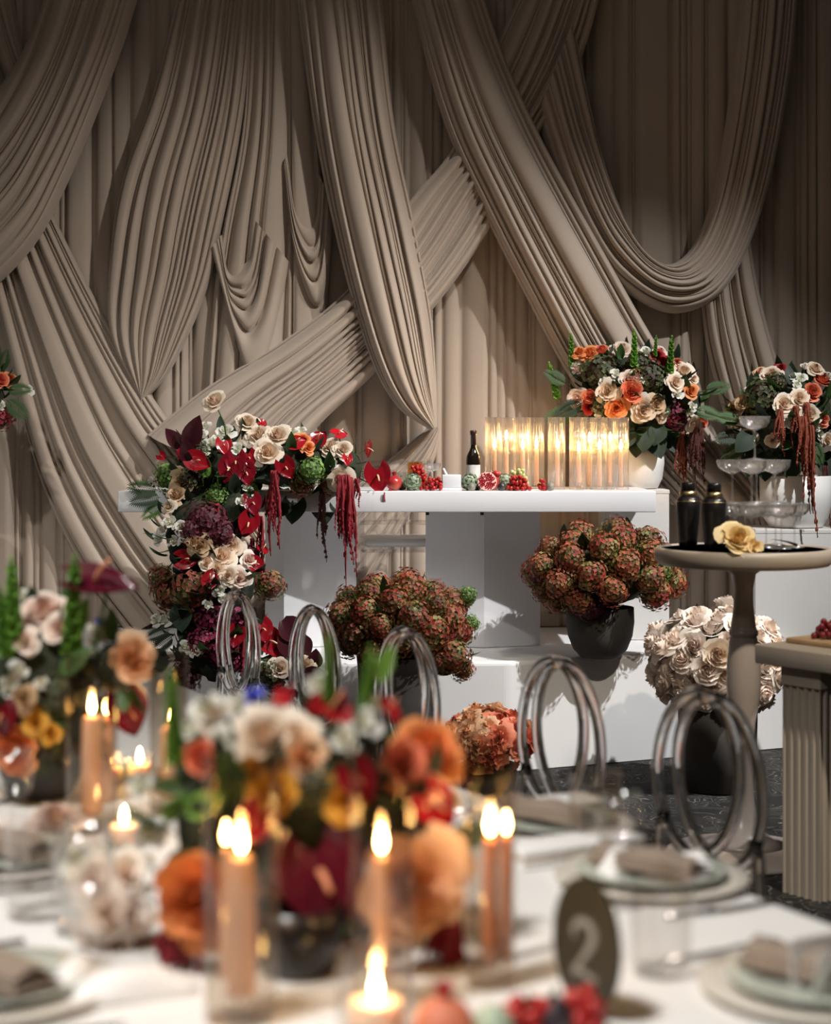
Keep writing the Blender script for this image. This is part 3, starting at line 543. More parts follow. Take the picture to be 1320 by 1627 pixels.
def bud_mesh():
    mb = MB()
    for k in range(3): mb.add(*lathe([(0.05, 0), (0.42, 0.25), (0.5, 0.6), (0.34, 0.95), (0.12, 1.05)], 8), T(0.06*math.cos(k*2.1), 0.06*math.sin(k*2.1), 0) @ Matrix.Rotation(0.12, 4, (math.cos(k*2.1), math.sin(k*2.1), 0)), (0.4+.3*k,)*3)
    return mb.mesh('flower_bud', M['white_p'])
BUD = bud_mesh()
def hydr_mesh(seed, pal, n=170, name='hydrangea_head', sp=1.0):
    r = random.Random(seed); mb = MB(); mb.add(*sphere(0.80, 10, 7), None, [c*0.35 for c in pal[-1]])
    for k in range(n):
        ph = math.acos(1-1.86*(k+0.5)/n); a = k*2.39996; nn = Vector((math.sin(ph)*math.cos(a), math.sin(ph)*math.sin(a), math.cos(ph)))
        nn = (nn+Vector((r.uniform(-.26, .26), r.uniform(-.26, .26), r.uniform(-.26, .26)))).normalized()
        lump = 1+0.10*math.sin(a*1.0+seed)*math.sin(ph*3+seed)+0.06*math.sin(3*a+seed*2)
        P = Vector((math.sin(ph)*math.cos(a), math.sin(ph)*math.sin(a), math.cos(ph)))*r.uniform(0.82, 1.08)*lump
        Q = RS(nn, 0.138*r.uniform(.75, 1.25)*sp, r.uniform(0, 6.3), P)
        blot = 0.54-0.42*P.z+0.33*math.sin(P.x*3+seed)*math.cos(P.y*3.3+seed*2); c = pal[max(0, min(len(pal)-1, int((blot*.75+r.random()*.3)*len(pal))))]; f = r.uniform(.6, 1.35); c = [x*f for x in c]
        for q in range(4):
            b = q*PI/2; ca, sa = math.cos(b), math.sin(b)
            V = [(0, 0, 0), (0.55*ca+0.5*sa, 0.55*sa-0.5*ca, 0.16), (1.02*ca, 1.02*sa, 0.1), (0.55*ca-0.5*sa, 0.55*sa+0.5*ca, 0.16)]
            mb.add(V, [(0, 1, 2, 3)], Q, [[x*.8 for x in c], c, c, c])
    return mb.mesh(name, M['floret'], False)
PAL = {'autumn': [(0.36, 0.045, 0.028), (0.42, 0.11, 0.05), (0.36, 0.15, 0.06), (0.34, 0.27, 0.09), (0.20, 0.23, 0.05)], 'antique': [(0.26, 0.05, 0.03), (0.32, 0.12, 0.05), (0.28, 0.24, 0.08), (0.22, 0.28, 0.08)],
       'green': [(0.14, 0.27, 0.05), (0.20, 0.36, 0.08), (0.30, 0.44, 0.14)], 'olive': [(0.06, 0.075, 0.03), (0.12, 0.14, 0.05), (0.14, 0.05, 0.03)], 'burg': [(0.085, 0.008, 0.018), (0.13, 0.012, 0.028), (0.20, 0.03, 0.05)],
       'magenta': [(0.24, 0.015, 0.055), (0.30, 0.03, 0.09), (0.18, 0.012, 0.035)], 'crimson': [(0.40, 0.03, 0.055), (0.32, 0.02, 0.04), (0.24, 0.10, 0.05)]}
HY_ = {k: [hydr_mesh(11+i+7*j, PAL[k]) for i in range(2)] for j, k in enumerate(PAL)}
def heart_mesh():
    def f(i, j):
        u = -1+2*i/10; v = j/9; w = 0.62*math.sin(PI*min(1, (0.12+0.88*v)))**0.8*(1.12-0.45*v) if v < 1 else 0
        x = u*w; y = -1.05*v+0.42*(abs(u)**1.6)*(1-v)**1.4+0.30; z = 0.13*abs(u)**1.5-0.16*v*v+0.03*math.sin(abs(u)*9)*(1-v)
        return (x, y, z)
    V, F = grid(11, 10, f); V2 = [(x, y, z-0.022) for x, y, z in V]; n = len(V)
    return MB().add(V, F).add(V2, [tuple(reversed(q)) for q in F]).mesh('anthurium_bloom', M['spathe_red'])
ANTH = heart_mesh()
SPX = MB().add(*tube([(0, 0.05, 0.0), (0, 0.03, 0.14), (0, -0.06, 0.34), (0, -0.22, 0.50)], lambda t: 0.055*(1-0.35*t), 8)).mesh('spadix', M['spadix'])
def leaf_mesh(name, w=0.42, curl=0.25, lobes=0.0, m=None):
    def f(i, j):
        u = -1+i/2; v = j/7; ww = w*(math.sin(PI*min(0.999, 0.06+0.94*v))**0.75)*(1-0.35*v)*(1+lobes*math.sin(v*26))
        return (u*ww, v, 0.10*abs(u)*(1-v)-curl*v*v+0.04)
    V, F = grid(5, 8, f); n = len(V)
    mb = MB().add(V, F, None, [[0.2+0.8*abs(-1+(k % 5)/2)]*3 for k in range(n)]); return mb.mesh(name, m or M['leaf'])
LEAF = [leaf_mesh('leaf', 0.36, 0.2), leaf_mesh('leaf', 0.30, 0.38, 0.06)]; BROAD = leaf_mesh('broad_leaf', 0.5, 0.25)
def fern_mesh():
    mb = MB().add(*tube([(0, 0, 0), (0, 0.5, 0.03), (0, 1, -0.12)], lambda t: 0.012*(1-.7*t), 5))
    for k in range(15):
        v = 0.08+0.9*k/15; L = 0.30*math.sin(PI*min(1, .2+.8*v))+0.03; z = 0.06*v-0.17*v*v
        for s in (-1, 1): mb.add([(0, v-.02, z), (s*L*.5, v+.02, z+.03), (s*L, v+.16, z-.02), (s*L*.45, v+.10, z+.02)], [(0, 1, 2, 3)])
    return mb.mesh('fern_frond', M['leaf'])
FERN = fern_mesh()
def spike_mesh():                          # spike of cup-shaped green bells, unit length along +Z
    mb = MB().add(*tube([(0, 0, 0), (0.01, 0, 0.5), (0, 0, 1)], 0.012, 5)); r = random.Random(5)
    for k in range(11):
        z = 0.16+0.80*k/11; s = 0.105*(1-0.5*k/11)
        for q in range(4):
            a = q*PI/2+k*0.7; n = Vector((math.cos(a), math.sin(a), 0.45))
            mb.add(*lathe([(0.15, 0), (0.45, 0.35), (0.80, 0.75), (1.0, 1.0)], 7, True, False), RS(n, s, 0, (0, 0, z)), (r.uniform(.2, 1),)*3)
    mb.add(*sphere(0.035, 6, 5), T(0, 0, 1), (1, 1, 1)); return mb.mesh('bell_spike', M['leaf_bright'])
SPIKE = spike_mesh()
def tassel_mesh(seed, n=9):                # hanging amaranth, unit length down -Z
    r = random.Random(seed); mb = MB()
    for k in range(n):
        L = r.uniform(.45, 1.0); x = r.uniform(-.07, .07); y = r.uniform(-.05, .05); P = []; ph = r.uniform(0, 6)
        for i in range(15):
            v = i/14; P.append((x*(0.35+v)+0.016*math.sin(v*7+ph), y*(0.35+v)+0.012*math.cos(v*6+ph), -L*v))
        V, F = tube(P, lambda t: 0.021*(0.8+0.5*math.sin(PI*t))*(1.02-t*.75), 7, up=(0, 1, 0))
        V = [Vector(v)+Vector((r.uniform(-.007, .007), r.uniform(-.007, .007), r.uniform(-.012, .012))) for v in V]; mb.add(V, F, None, [[r.random()]*3 for _ in V])
        for i in range(16):
            p = Vector(P[r.randrange(3, 14)])+Vector((r.uniform(-.018, .018), r.uniform(-.018, .018), 0)); mb.add(*sphere(r.uniform(.008, .015), 5, 4, 1.8), T(*p), (r.random(),)*3)
    return mb.mesh('amaranth_tassel', M['am_red'])
TAS = [tassel_mesh(1), tassel_mesh(2), tassel_mesh(3, 6)]
class Arr:                                 # one arrangement: blooms, leaves and its pot move together, so they are its parts
    def __init__(s, name, label, cat, base, ells, seed=1):
        s.t = thing(name, label, cat, base); s.b = Vector(base); s.e = [(Vector(c), Vector(r)) for c, r in ells]; s.r = random.Random(seed)
    def hit(s, px, py):
        O = Vector((0, 0, CAMZ)); D = Vector(((px-HX)/FPX, 1, -(py-HY)/FPX)); best = None; near = None
        for C, R in s.e:
            o = Vector(((O-C)[i]/R[i] for i in range(3))); d = Vector((D[i]/R[i] for i in range(3))); A = d.dot(d); B = o.dot(d); q = B*B-A*(o.dot(o)-1)
            if q > 0:
                t = (-B-math.sqrt(q))/A; P = O+D*t; N_ = Vector(((P-C)[i]/R[i]**2 for i in range(3))).normalized()
                if best is None or t < best[0]: best = (t, P, N_)
            else:
                P = O+D*C.y; k = -q/A
                if near is None or k < near[0]: near = (k, P, Vector(((P-C)[i]/R[i]**2 for i in range(3))).normalized())
        return (best or near)[1:]
    def stemmed(s, P):                     # a bloom held away from the mass gets its stem
        C, R = min(s.e, key=lambda e: (e[0]-P).length)
        if sum(((P-C)[i]/R[i])**2 for i in range(3)) > 1.12:
            a = P-s.b+Vector((0, 0.012, 0)); b = C-s.b; obj('flower_stem', MB().add(*tube([a, a.lerp(b, 0.4)+Vector((0, 0, 0.012)), b], 0.0026, 6)).mesh('flower_stem', M['stem']), s.t)
    def put(s, me, name, px, py, rpx, mt=None, face=None, lift=0.0, sc=None, toward=0.55):
        P, N_ = s.hit(px, py); r = rpx/FPX*P.y*(0.84 if name in ('rose_bloom', 'lisianthus_bloom', 'carnation_bloom') else 1); n = Vector(face) if face else (N_*(1-toward)+Vector((0, -1, 0.25))*toward).normalized()
        me = s.r.choice(me) if isinstance(me, list) else me; P = P+Vector((0, -1, 0))*lift-n*r*0.35
        s.stemmed(P)
        return obj(name, me, s.t, RS(n, sc and [r*k for k in sc] or r, s.r.uniform(0, 6.3), P-s.b), None, mt)
    def roses(s, L, key, me=None, name='rose_bloom', **kw):
        for q in L: s.put(me or ROSE, name, q[0], q[1], q[2], M[key], **kw)
    def lisi(s, L):
        for q in L: s.put(LISI, 'lisianthus_bloom', q[0], q[1], q[2], M['white_p'])
    def hyd(s, L, key):
        for q in L: s.put(HY_[key], 'hydrangea_head', q[0], q[1], q[2], None, lift=-0.3*q[2]/FPX*s.b.y)['kind'] = 'stuff'
    def anth(s, L, key='spathe_red', spx='spadix'):
        for q in L:                        # px, py, half size px, spin, facing
            P, N_ = s.hit(q[0], q[1]); r = q[2]/FPX*P.y*1.05; n = Vector(q[4]) if len(q) > 4 else (N_*.4+Vector((0, -1, .35))).normalized()
            s.stemmed(P); o = obj('anthurium_bloom', ANTH, s.t, Matrix.Translation(P-s.b+Vector((0, -0.022, 0))) @ (n.to_track_quat('Z', 'Y') @ Quaternion((0, 0, 1), q[3])).to_matrix().to_4x4() @ Matrix.Scale(r*1.3, 4), None, M[key])
            obj('spadix', SPX, o, None, None, M[spx])
    def leaf(s, px, py, L, ang, key='leaf', me=None, out=0.25, name='leaf', back=0.0):     # leaf lying in the picture direction ang, leaning outwards
        P, N_ = s.hit(px, py); L = L/FPX*P.y; d = Vector((math.cos(ang), -out, math.sin(ang))).normalized(); n = Vector((0, -1, 0.3)); n = (n-d*n.dot(d)).normalized(); x = d.cross(n)
        R_ = Matrix((x, d, n)).transposed().to_4x4(); obj(name, me or s.r.choice(LEAF), s.t, Matrix.Translation(P-s.b+Vector((0, back, 0))) @ R_ @ Matrix.Scale(L, 4), None, M[key])
    def filler(s, n, L, keys=('leaf', 'leaf_dark'), up=0.35, low=-0.9, name='leaf', inset=0.86):       # leaves all round, behind the blooms
        tot = sum(R.x*R.z for C, R in s.e)
        for C, R in s.e:
            for k in range(max(4, int(n*R.x*R.z/tot))):
                z = s.r.uniform(low, 1); a = s.r.uniform(0, 6.283); q = math.sqrt(max(0, 1-z*z)); N_ = Vector((q*math.cos(a), q*math.sin(a), z)); P = C+Vector((N_[i]*R[i]*inset for i in range(3)))
                d = (N_+Vector((s.r.uniform(-.6, .6), s.r.uniform(-.6, .6), s.r.uniform(-.5, .6)))).normalized(); nn = Vector((0, 0, 1)).cross(d); nn = nn.normalized() if nn.length > .1 else Vector((1, 0, 0)); up_ = nn.cross(d)
                R_ = Matrix((nn, d, d.cross(nn)*-1 if False else nn.cross(d))).transposed().to_4x4()
                obj(name, s.r.choice(LEAF), s.t, Matrix.Translation(P-s.b) @ R_ @ Matrix.Scale(L*s.r.uniform(.7, 1.2), 4), None, M[s.r.choice(keys)])
    def core(s, k=0.82):  # added dark core that keeps the gaps between blooms from showing through
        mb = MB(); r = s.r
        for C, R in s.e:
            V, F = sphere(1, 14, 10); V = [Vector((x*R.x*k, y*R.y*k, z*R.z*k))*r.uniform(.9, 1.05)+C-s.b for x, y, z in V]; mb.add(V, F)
        obj('dark_core', mb.mesh('dark_core', M['core_dark']), s.t, kind='stuff')
    def tassel(s, L, key, dy=0.03):
        for px, y0, y1, *w in L:
            P, N_ = s.hit(px, y0); ln = (y1-y0)/FPX*P.y; wd = (w[0] if w else 1.0)*0.34/ max(ln, .1)*0.85
            obj('amaranth_tassel', s.r.choice(TAS), s.t, Matrix.LocRotScale(P-s.b+Vector((0, -dy, 0)), Quaternion((0, 0, 1), s.r.uniform(-.5, .5)), Vector((ln*wd, ln*wd, ln))), None, M[key])
    def spike(s, L):
        for px, y0, y1, tilt in L:         # base row y1, tip row y0
            P, N_ = s.hit(px, y1); ln = (y1-y0)/FPX*P.y; obj('bell_spike', SPIKE, s.t, RS((tilt, -0.1, 1), (ln*.75, ln*.75, ln), s.r.uniform(0, 6), P-s.b+Vector((0, 0.02, 0))))
    def pot(s, prof, m, name='pot', n=40): return obj(name, MB().add(*lathe(prof, n, True, False)).mesh(name, m), s.t)
    def domed(s, mesh, name, mt, r, n, zmin=-0.35, kind=None, jit=0.12, inset=0.93):       # blooms packed over a dome
        C, R = s.e[0]
        for k in range(n):
            z = 1-(1-zmin)*(k+.5)/n; a = k*2.39996+.4; q = math.sqrt(1-z*z); N_ = Vector((q*math.cos(a), q*math.sin(a), z)); P = C+Vector((N_[i]*R[i]*(inset+s.r.uniform(-jit, jit)) for i in range(3)))
            me = s.r.choice(mesh) if isinstance(mesh, list) else mesh
            o = obj(name, me, s.t, RS((N_+Vector((s.r.uniform(-.3, .3), s.r.uniform(-.3, .3), s.r.uniform(-.1, .3)))), r*s.r.uniform(.85, 1.15), s.r.uniform(0, 6), P-s.b), kind, M[s.r.choice(mt)] if mt else None)
def ell(px, py, d, rx, rz, ry=None): return (at(px, py, d), (rx/FPX*d, (ry or rx)/FPX*d, rz/FPX*d))
# ------------------------------------------------------------------ hydrangea pot on the stage edge
Y = 7.60; B = Vector((cx(954, Y), Y+0.02, STZ))
h1 = Arr('potted_hydrangea', 'full rust and green hydrangea in a round charcoal pot on the stage edge', 'potted flowers', B, [ell(959, 912, Y, 106, 66, 88)], 3); h1.core(0.75)
h1.pot([(0.05, 0.0), (0.085, 0.006), (0.118, 0.04), (0.142, 0.10), (0.150, 0.16), (0.148, 0.225), (0.139, 0.225), (0.135, 0.16)], M['pot']); h1.filler(24, 0.09, ('leaf_dark',), low=-0.5)
h1.domed(HY_['autumn']+HY_['autumn']+HY_['antique'], 'hydrangea_head', None, 0.068, 36, -0.62, 'stuff', 0.07, 0.98)
h1.put(HY_['burg'], 'hydrangea_head', 860, 905, 25)['kind'] = 'stuff'; h1.put(HY_['burg'], 'hydrangea_head', 940, 968, 24)['kind'] = 'stuff'; h1.put(HY_['green'], 'hydrangea_head', 1050, 905, 22)['kind'] = 'stuff'
# ------------------------------------------------------------------ taller hydrangea pot on the floor before the long table
Y = 7.10; B = Vector((cx(632, Y), Y, 0))
h2 = Arr('potted_hydrangea', 'rust and lime hydrangea in a tall dark pot on the floor before the stage', 'potted flowers', B, [ell(632, 990, Y, 92, 62, 80), ell(705, 1035, Y, 42, 50, 60)], 4); h2.core(0.75)
h2.pot([(0.12, 0.0), (0.135, 0.008), (0.15, 0.2), (0.165, 0.50), (0.17, 0.56), (0.155, 0.56), (0.15, 0.5)], M['pot']); h2.filler(24, 0.09, ('leaf_dark', 'leaf'), low=-0.5)
h2.domed(HY_['autumn']+HY_['antique'], 'hydrangea_head', None, 0.068, 34, -0.6, 'stuff', 0.07, 0.98)
h2.hyd([(722, 955, 26), (735, 1000, 26), (705, 1005, 24), (722, 1045, 28), (738, 1065, 20), (690, 1050, 24)], 'antique'); h2.hyd([(752, 990, 14), (700, 1000, 18), (745, 945, 16)], 'green'); h2.hyd([(556, 950, 14)], 'crimson')
# ------------------------------------------------------------------ white roses on the floor beside the stage
Y = 7.15; B = Vector((cx(1140, Y), Y, 0))
wr = Arr('potted_roses', 'dense mound of cream blush roses in a dark pot before the stage corner', 'potted flowers', B, [ell(1140, 1052, Y, 98, 72, 84)], 5); wr.core(0.8)
wr.pot([(0.13, 0.0), (0.145, 0.008), (0.16, 0.2), (0.165, 0.42), (0.15, 0.42), (0.145, 0.36)], M['pot']); wr.filler(20, 0.08, ('leaf_dark',), low=-0.6)
wr.domed(ROSE+CUP, 'rose_bloom', ['ivory', 'ivory', 'ivory', 'cream'], 0.050, 96, -0.72, None, 0.14, 1.0)
# ------------------------------------------------------------------ coral carnations low on the floor
Y = 6.85; B = Vector((cx(776, Y), Y, 0))
cr = Arr('potted_carnations', 'low bunch of coral ruffled flowers on the floor before the white stage', 'potted flowers', B, [ell(776, 1178, Y, 58, 42, 55)], 6); cr.core(0.8)
cr.pot([(0.09, 0.0), (0.10, 0.006), (0.115, 0.16), (0.105, 0.16), (0.10, 0.12)], M['pot']); cr.domed(CARN, 'carnation_bloom', ['coral', 'coral', 'peach'], 0.05, 34, -0.5, None, 0.1, 0.98); cr.filler(10, 0.07, ('leaf_dark',), low=-.6)
# ------------------------------------------------------------------ flower bowl on the plinth behind the candles
Y = 8.42; B = Vector((cx(1020, Y), Y, P1Z))
BW = [(0.045, 0.0), (0.075, 0.004), (0.098, 0.05), (0.107, 0.12), (0.106, 0.20), (0.099, 0.20), (0.095, 0.14)]
a1 = Arr('flower_bowl', 'white bowl of cream and orange roses, green spikes and hanging amaranth behind the candles', 'flower arrangement', B, [ell(1008, 628, Y, 100, 72, 80), ell(1085, 640, Y, 34, 42, 60)], 7); a1.core(0.85); a1.pot(BW, M['bowl'], 'bowl'); a1.filler(110, 0.10, ('leaf', 'leaf_dark'), low=-0.85)
a1.hyd([(954, 588, 33), (1032, 598, 30), (960, 640, 24), (1015, 575, 20)], 'olive'); a1.hyd([(1005, 600, 18)], 'antique'); a1.hyd([(1078, 662, 24)], 'magenta')
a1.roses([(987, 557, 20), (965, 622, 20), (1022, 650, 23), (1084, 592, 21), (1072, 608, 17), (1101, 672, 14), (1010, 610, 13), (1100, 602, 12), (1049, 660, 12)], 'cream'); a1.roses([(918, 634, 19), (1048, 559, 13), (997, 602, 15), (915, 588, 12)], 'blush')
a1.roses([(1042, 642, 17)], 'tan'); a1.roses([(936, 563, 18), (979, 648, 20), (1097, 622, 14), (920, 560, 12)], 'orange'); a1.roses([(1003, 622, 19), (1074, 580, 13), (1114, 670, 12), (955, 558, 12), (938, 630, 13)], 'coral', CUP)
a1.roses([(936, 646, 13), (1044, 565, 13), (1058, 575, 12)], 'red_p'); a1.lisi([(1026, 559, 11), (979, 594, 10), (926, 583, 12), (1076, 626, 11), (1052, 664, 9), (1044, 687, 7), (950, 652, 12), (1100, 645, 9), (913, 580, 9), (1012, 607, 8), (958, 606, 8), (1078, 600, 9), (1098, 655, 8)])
a1.spike([(910, 530, 592, -0.05), (1008, 524, 590, 0.0), (1041, 533, 570, 0.05), (1064, 534, 600, 0.05), (888, 574, 640, -0.25)])
for q in ((1010, 688, 40, -1.6), (1035, 690, 42, -1.2), (1060, 690, 40, -0.9), (1000, 680, 40, -2.0), (1025, 680, 40, -1.7), (1075, 688, 36, -1.3), (1048, 675, 36, -1.9)): a1.leaf(*q, 'leaf_dark', BROAD, 0.5, 'broad_leaf')
for q in ((920, 655, 55, 3.3, 'leaf'), (925, 640, 50, 3.6, 'leaf_dark'), (1120, 620, 40, 0.2, 'leaf'), (1105, 650, 40, -0.3, 'leaf'), (900, 610, 40, 2.6, 'leaf')): a1.leaf(*q, FERN, 0.15, 'fern_frond')
a1.tassel([(1081, 685, 786, 1.2)], 'am_rust'); a1.tassel([(1096, 685, 772), (1112, 680, 770), (1104, 672, 760)], 'am_dark')
# ------------------------------------------------------------------ flower bowl on the end plinth
Y = 8.34; B = Vector((cx(1264, Y), Y, P2Z))
a2 = Arr('flower_bowl', 'white bowl of cream and coral roses with rusty amaranth behind the coupe tower', 'flower arrangement', B, [ell(1250, 662, Y, 86, 70, 75)], 8); a2.core(0.85)
a2.pot([(0.09, 0.0), (0.125, 0.005), (0.155, 0.05), (0.17, 0.12), (0.172, 0.25), (0.162, 0.25), (0.155, 0.15)], M['bowl'], 'bowl'); a2.filler(90, 0.10, ('leaf', 'leaf_dark'), low=-0.95)
a2.hyd([(1214, 630, 34), (1235, 605, 18)], 'olive'); a2.roses([(1225, 596, 19), (1245, 642, 19), (1269, 634, 19), (1285, 660, 20), (1294, 587, 17), (1190, 693, 15), (1227, 700, 13), (1314, 698, 13)], 'cream'); a2.roses([(1166, 648, 16), (1180, 640, 14)], 'tan')
a2.roses([(1289, 624, 16), (1304, 604, 18), (1306, 667, 12)], 'coral', CUP); a2.roses([(1208, 592, 12)], 'peach'); a2.roses([(1188, 711, 11), (1240, 585, 11)], 'red_p')
a2.lisi([(1271, 602, 13), (1258, 598, 10), (1314, 598, 11), (1251, 663, 9), (1252, 675, 9), (1298, 678, 9), (1304, 690, 9), (1170, 672, 12), (1188, 622, 9), (1265, 612, 10), (1278, 582, 8)])
for q in ((1180, 690, 45, 3.3, 'leaf_dark'), (1185, 705, 45, 3.7, 'leaf'), (1175, 670, 40, 2.9, 'leaf'), (1290, 700, 40, -1.2, 'leaf')): a2.leaf(*q, FERN, 0.15, 'fern_frond')
for q in ((1200, 715, 45, -1.9), (1215, 720, 45, -1.6), (1310, 720, 45, -1.3), (1255, 720, 45, -1.6), (1195, 690, 40, 3.9)): a2.leaf(*q, 'leaf_dark', BROAD, 0.4, 'broad_leaf')
a2.tassel([(1237, 650, 725, 1.1), (1273, 662, 780, 1.1), (1284, 670, 858, 1.2), (1262, 645, 720), (1279, 640, 760)], 'am_rust'); a2.tassel([(1308, 740, 850)], 'am_dark')
# ------------------------------------------------------------------ arrangement cut by the frame at the far edge
Y = 8.26; B = Vector((cx(-60, Y), Y, 1.10))
a3 = Arr('flower_bowl', 'bowl of orange and dark red flowers with fern at the far edge of the stage', 'flower arrangement', B, [ell(-58, 628, Y, 74, 62, 60)], 9); a3.core(0.85); a3.pot(BW, M['bowl'], 'bowl'); a3.filler(50, 0.10, low=-0.8)
a3.roses([(15, 603, 14), (-40, 590, 18)], 'orange'); a3.roses([(0, 605, 14), (-60, 610, 18)], 'coral', CUP); a3.lisi([(44, 620, 11), (2, 645, 8), (-20, 570, 12)]); a3.hyd([(-2, 662, 24)], 'crimson'); a3.roses([(-90, 580, 20), (-70, 650, 20)], 'cream')
for q in ((12, 620, 38, 0.05, 'leaf'), (10, 635, 45, -0.7, 'leaf'), (2, 590, 35, 1.3, 'leaf'), (-8, 580, 40, 1.6, 'leaf_dark')): a3.leaf(*q, FERN, 0.15, 'fern_frond')
# ------------------------------------------------------------------ the floral cascade over the end of the long table
Y = 7.62; B = Vector((cx(330, Y), Y, STZ))
E = [ell(345, 745, 7.72, 85, 62, 70), ell(450, 735, 7.74, 90, 48, 66), ell(540, 745, 7.76, 48, 40, 60), ell(318, 850, 7.56, 70, 75, 60), ell(375, 815, 7.60, 45, 50, 50), ell(345, 930, 7.54, 82, 70, 62), ell(345, 1035, 7.56, 85, 75, 62), ell(450, 1065, 7.58, 70, 34, 55)]
fc = Arr('floral_cascade', 'long cascade of red anthuriums, white and cream roses spilling from table to stage', 'flower arrangement', B, E, 10); fc.core(0.80); fc.filler(200, 0.085, ('leaf_dark', 'leaf_dark', 'leaf'), inset=0.9)
fc.hyd([(365, 768, 28), (345, 785, 20), (262, 758, 24), (495, 748, 24), (390, 760, 16)], 'green'); fc.hyd([(300, 938, 38), (262, 945, 32), (432, 930, 26), (480, 772, 22), (520, 770, 18), (250, 915, 20), (335, 925, 22)], 'antique'); fc.hyd([(430, 1070, 26), (395, 1085, 24), (300, 760, 22), (320, 715, 20)], 'olive')
fc.hyd([(325, 828, 36), (350, 850, 28), (300, 845, 24), (290, 1075, 28), (400, 880, 18)], 'burg'); fc.hyd([(335, 985, 34), (375, 985, 30), (350, 1030, 30), (320, 1020, 26), (365, 1050, 24)], 'magenta')
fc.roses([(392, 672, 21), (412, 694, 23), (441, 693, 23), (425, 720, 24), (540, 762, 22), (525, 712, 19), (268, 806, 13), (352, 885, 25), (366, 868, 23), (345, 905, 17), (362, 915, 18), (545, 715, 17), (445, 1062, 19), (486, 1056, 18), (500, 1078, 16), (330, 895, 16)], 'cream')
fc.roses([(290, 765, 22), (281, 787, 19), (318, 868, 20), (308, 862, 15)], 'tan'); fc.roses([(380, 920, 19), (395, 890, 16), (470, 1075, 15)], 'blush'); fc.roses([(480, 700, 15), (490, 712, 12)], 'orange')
fc.lisi([(325, 678, 12), (358, 686, 17), (335, 706, 14), (346, 698, 12), (378, 714, 14), (387, 748, 12), (407, 742, 11), (390, 774, 8), (385, 796, 12), (402, 795, 11), (326, 715, 11), (270, 830, 14), (288, 838, 13), (252, 856, 14), (275, 860, 12), (292, 852, 11), (240, 766, 8), (338, 925, 14), (350, 937, 13), (530, 737, 9), (465, 688, 13), (478, 685, 11), (295, 1030, 13), (311, 1035, 13), (262, 985, 15), (248, 985, 13), (330, 960, 10), (355, 950, 11), (320, 690, 10), (258, 842, 10), (388, 735, 10)])
fc.anth([(315, 733, 22, 1.2), (396, 728, 17, 0.2), (455, 743, 20, 0.5), (395, 832, 22, -0.3), (297, 888, 21, 1.6), (335, 918, 17, 2.9), (407, 897, 17, 0.8), (430, 1020, 28, 0.6), (418, 1000, 22, 0.2), (505, 698, 20, 2.4), (375, 1010, 20, -.3)], 'spathe_red')
fc.anth([(357, 708, 17, 0.2), (472, 703, 17, 2.0), (539, 690, 16, 1.8, (0.3, -.6, .8)), (418, 872, 13, 2.2, (0.5, -.5, .8)), (552, 730, 11, 0), (418, 672, 8, 1)], 'spathe_bright')
fc.anth([(600, 757, 27, 0.12, (0.1, -1, 0.1)), (584, 713, 15, 0.3, (0.9, -.5, 0)), (617, 790, 14, 0.5, (0.7, -.7, 0)), (258, 725, 10, 1.0), (290, 722, 11, 0)], 'spathe_red')
fc.anth([(365, 745, 24, -.3), (392, 752, 20, .2), (402, 800, 20, .2), (375, 735, 22, 0)], 'spathe_dark'); 
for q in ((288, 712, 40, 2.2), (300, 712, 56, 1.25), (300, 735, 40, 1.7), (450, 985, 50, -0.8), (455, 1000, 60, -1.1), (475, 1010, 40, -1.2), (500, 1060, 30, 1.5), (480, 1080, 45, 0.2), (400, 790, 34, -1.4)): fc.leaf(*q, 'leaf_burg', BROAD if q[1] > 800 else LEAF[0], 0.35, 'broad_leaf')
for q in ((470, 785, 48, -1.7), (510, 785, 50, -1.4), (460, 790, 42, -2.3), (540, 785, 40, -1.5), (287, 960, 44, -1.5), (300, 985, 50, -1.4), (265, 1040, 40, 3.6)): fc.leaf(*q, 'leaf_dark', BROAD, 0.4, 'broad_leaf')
for q in ((250, 778, 46, 3.0, 'leaf'), (255, 790, 48, 3.3, 'leaf_dark'), (262, 800, 42, 3.7, 'leaf'), (400, 765, 36, -1.5, 'leaf_bright'), (270, 1000, 42, 3.5, 'leaf_dark'), (275, 1010, 45, 3.8, 'leaf_dark'), (330, 760, 40, 1.9, 'leaf_bright')): fc.leaf(*q, FERN, 0.15, 'fern_frond')
P = fc.hit(360, 700)[0]; Q = at(343, 643, P.y-0.02)
obj('flower_stem', MB().add(*tube([P-fc.b, (P+Q)/2-fc.b+Vector((0.012, 0, 0)), Q-fc.b], 0.0035, 6)).mesh('flower_stem', M['stem']), fc.t); obj('rose_bloom', ROSE[0], fc.t, RS((-0.35, -0.7, 0.6), 0.05, 1, Q-fc.b), None, M['cream'])
fc.tassel([(437, 748, 895, 1.3), (430, 770, 850), (415, 820, 910, .8), (345, 800, 880)], 'am_red'); fc.tassel([(512, 775, 895, .9), (508, 775, 840)], 'am_dark'); fc.tassel([(540, 755, 885, .9), (557, 760, 945, 1.1), (550, 755, 900, 1.2), (567, 760, 815, .8), (545, 770, 830)], 'am_red'); fc.tassel([(383, 1000, 1100), (400, 855, 940, .8)], 'am_red')
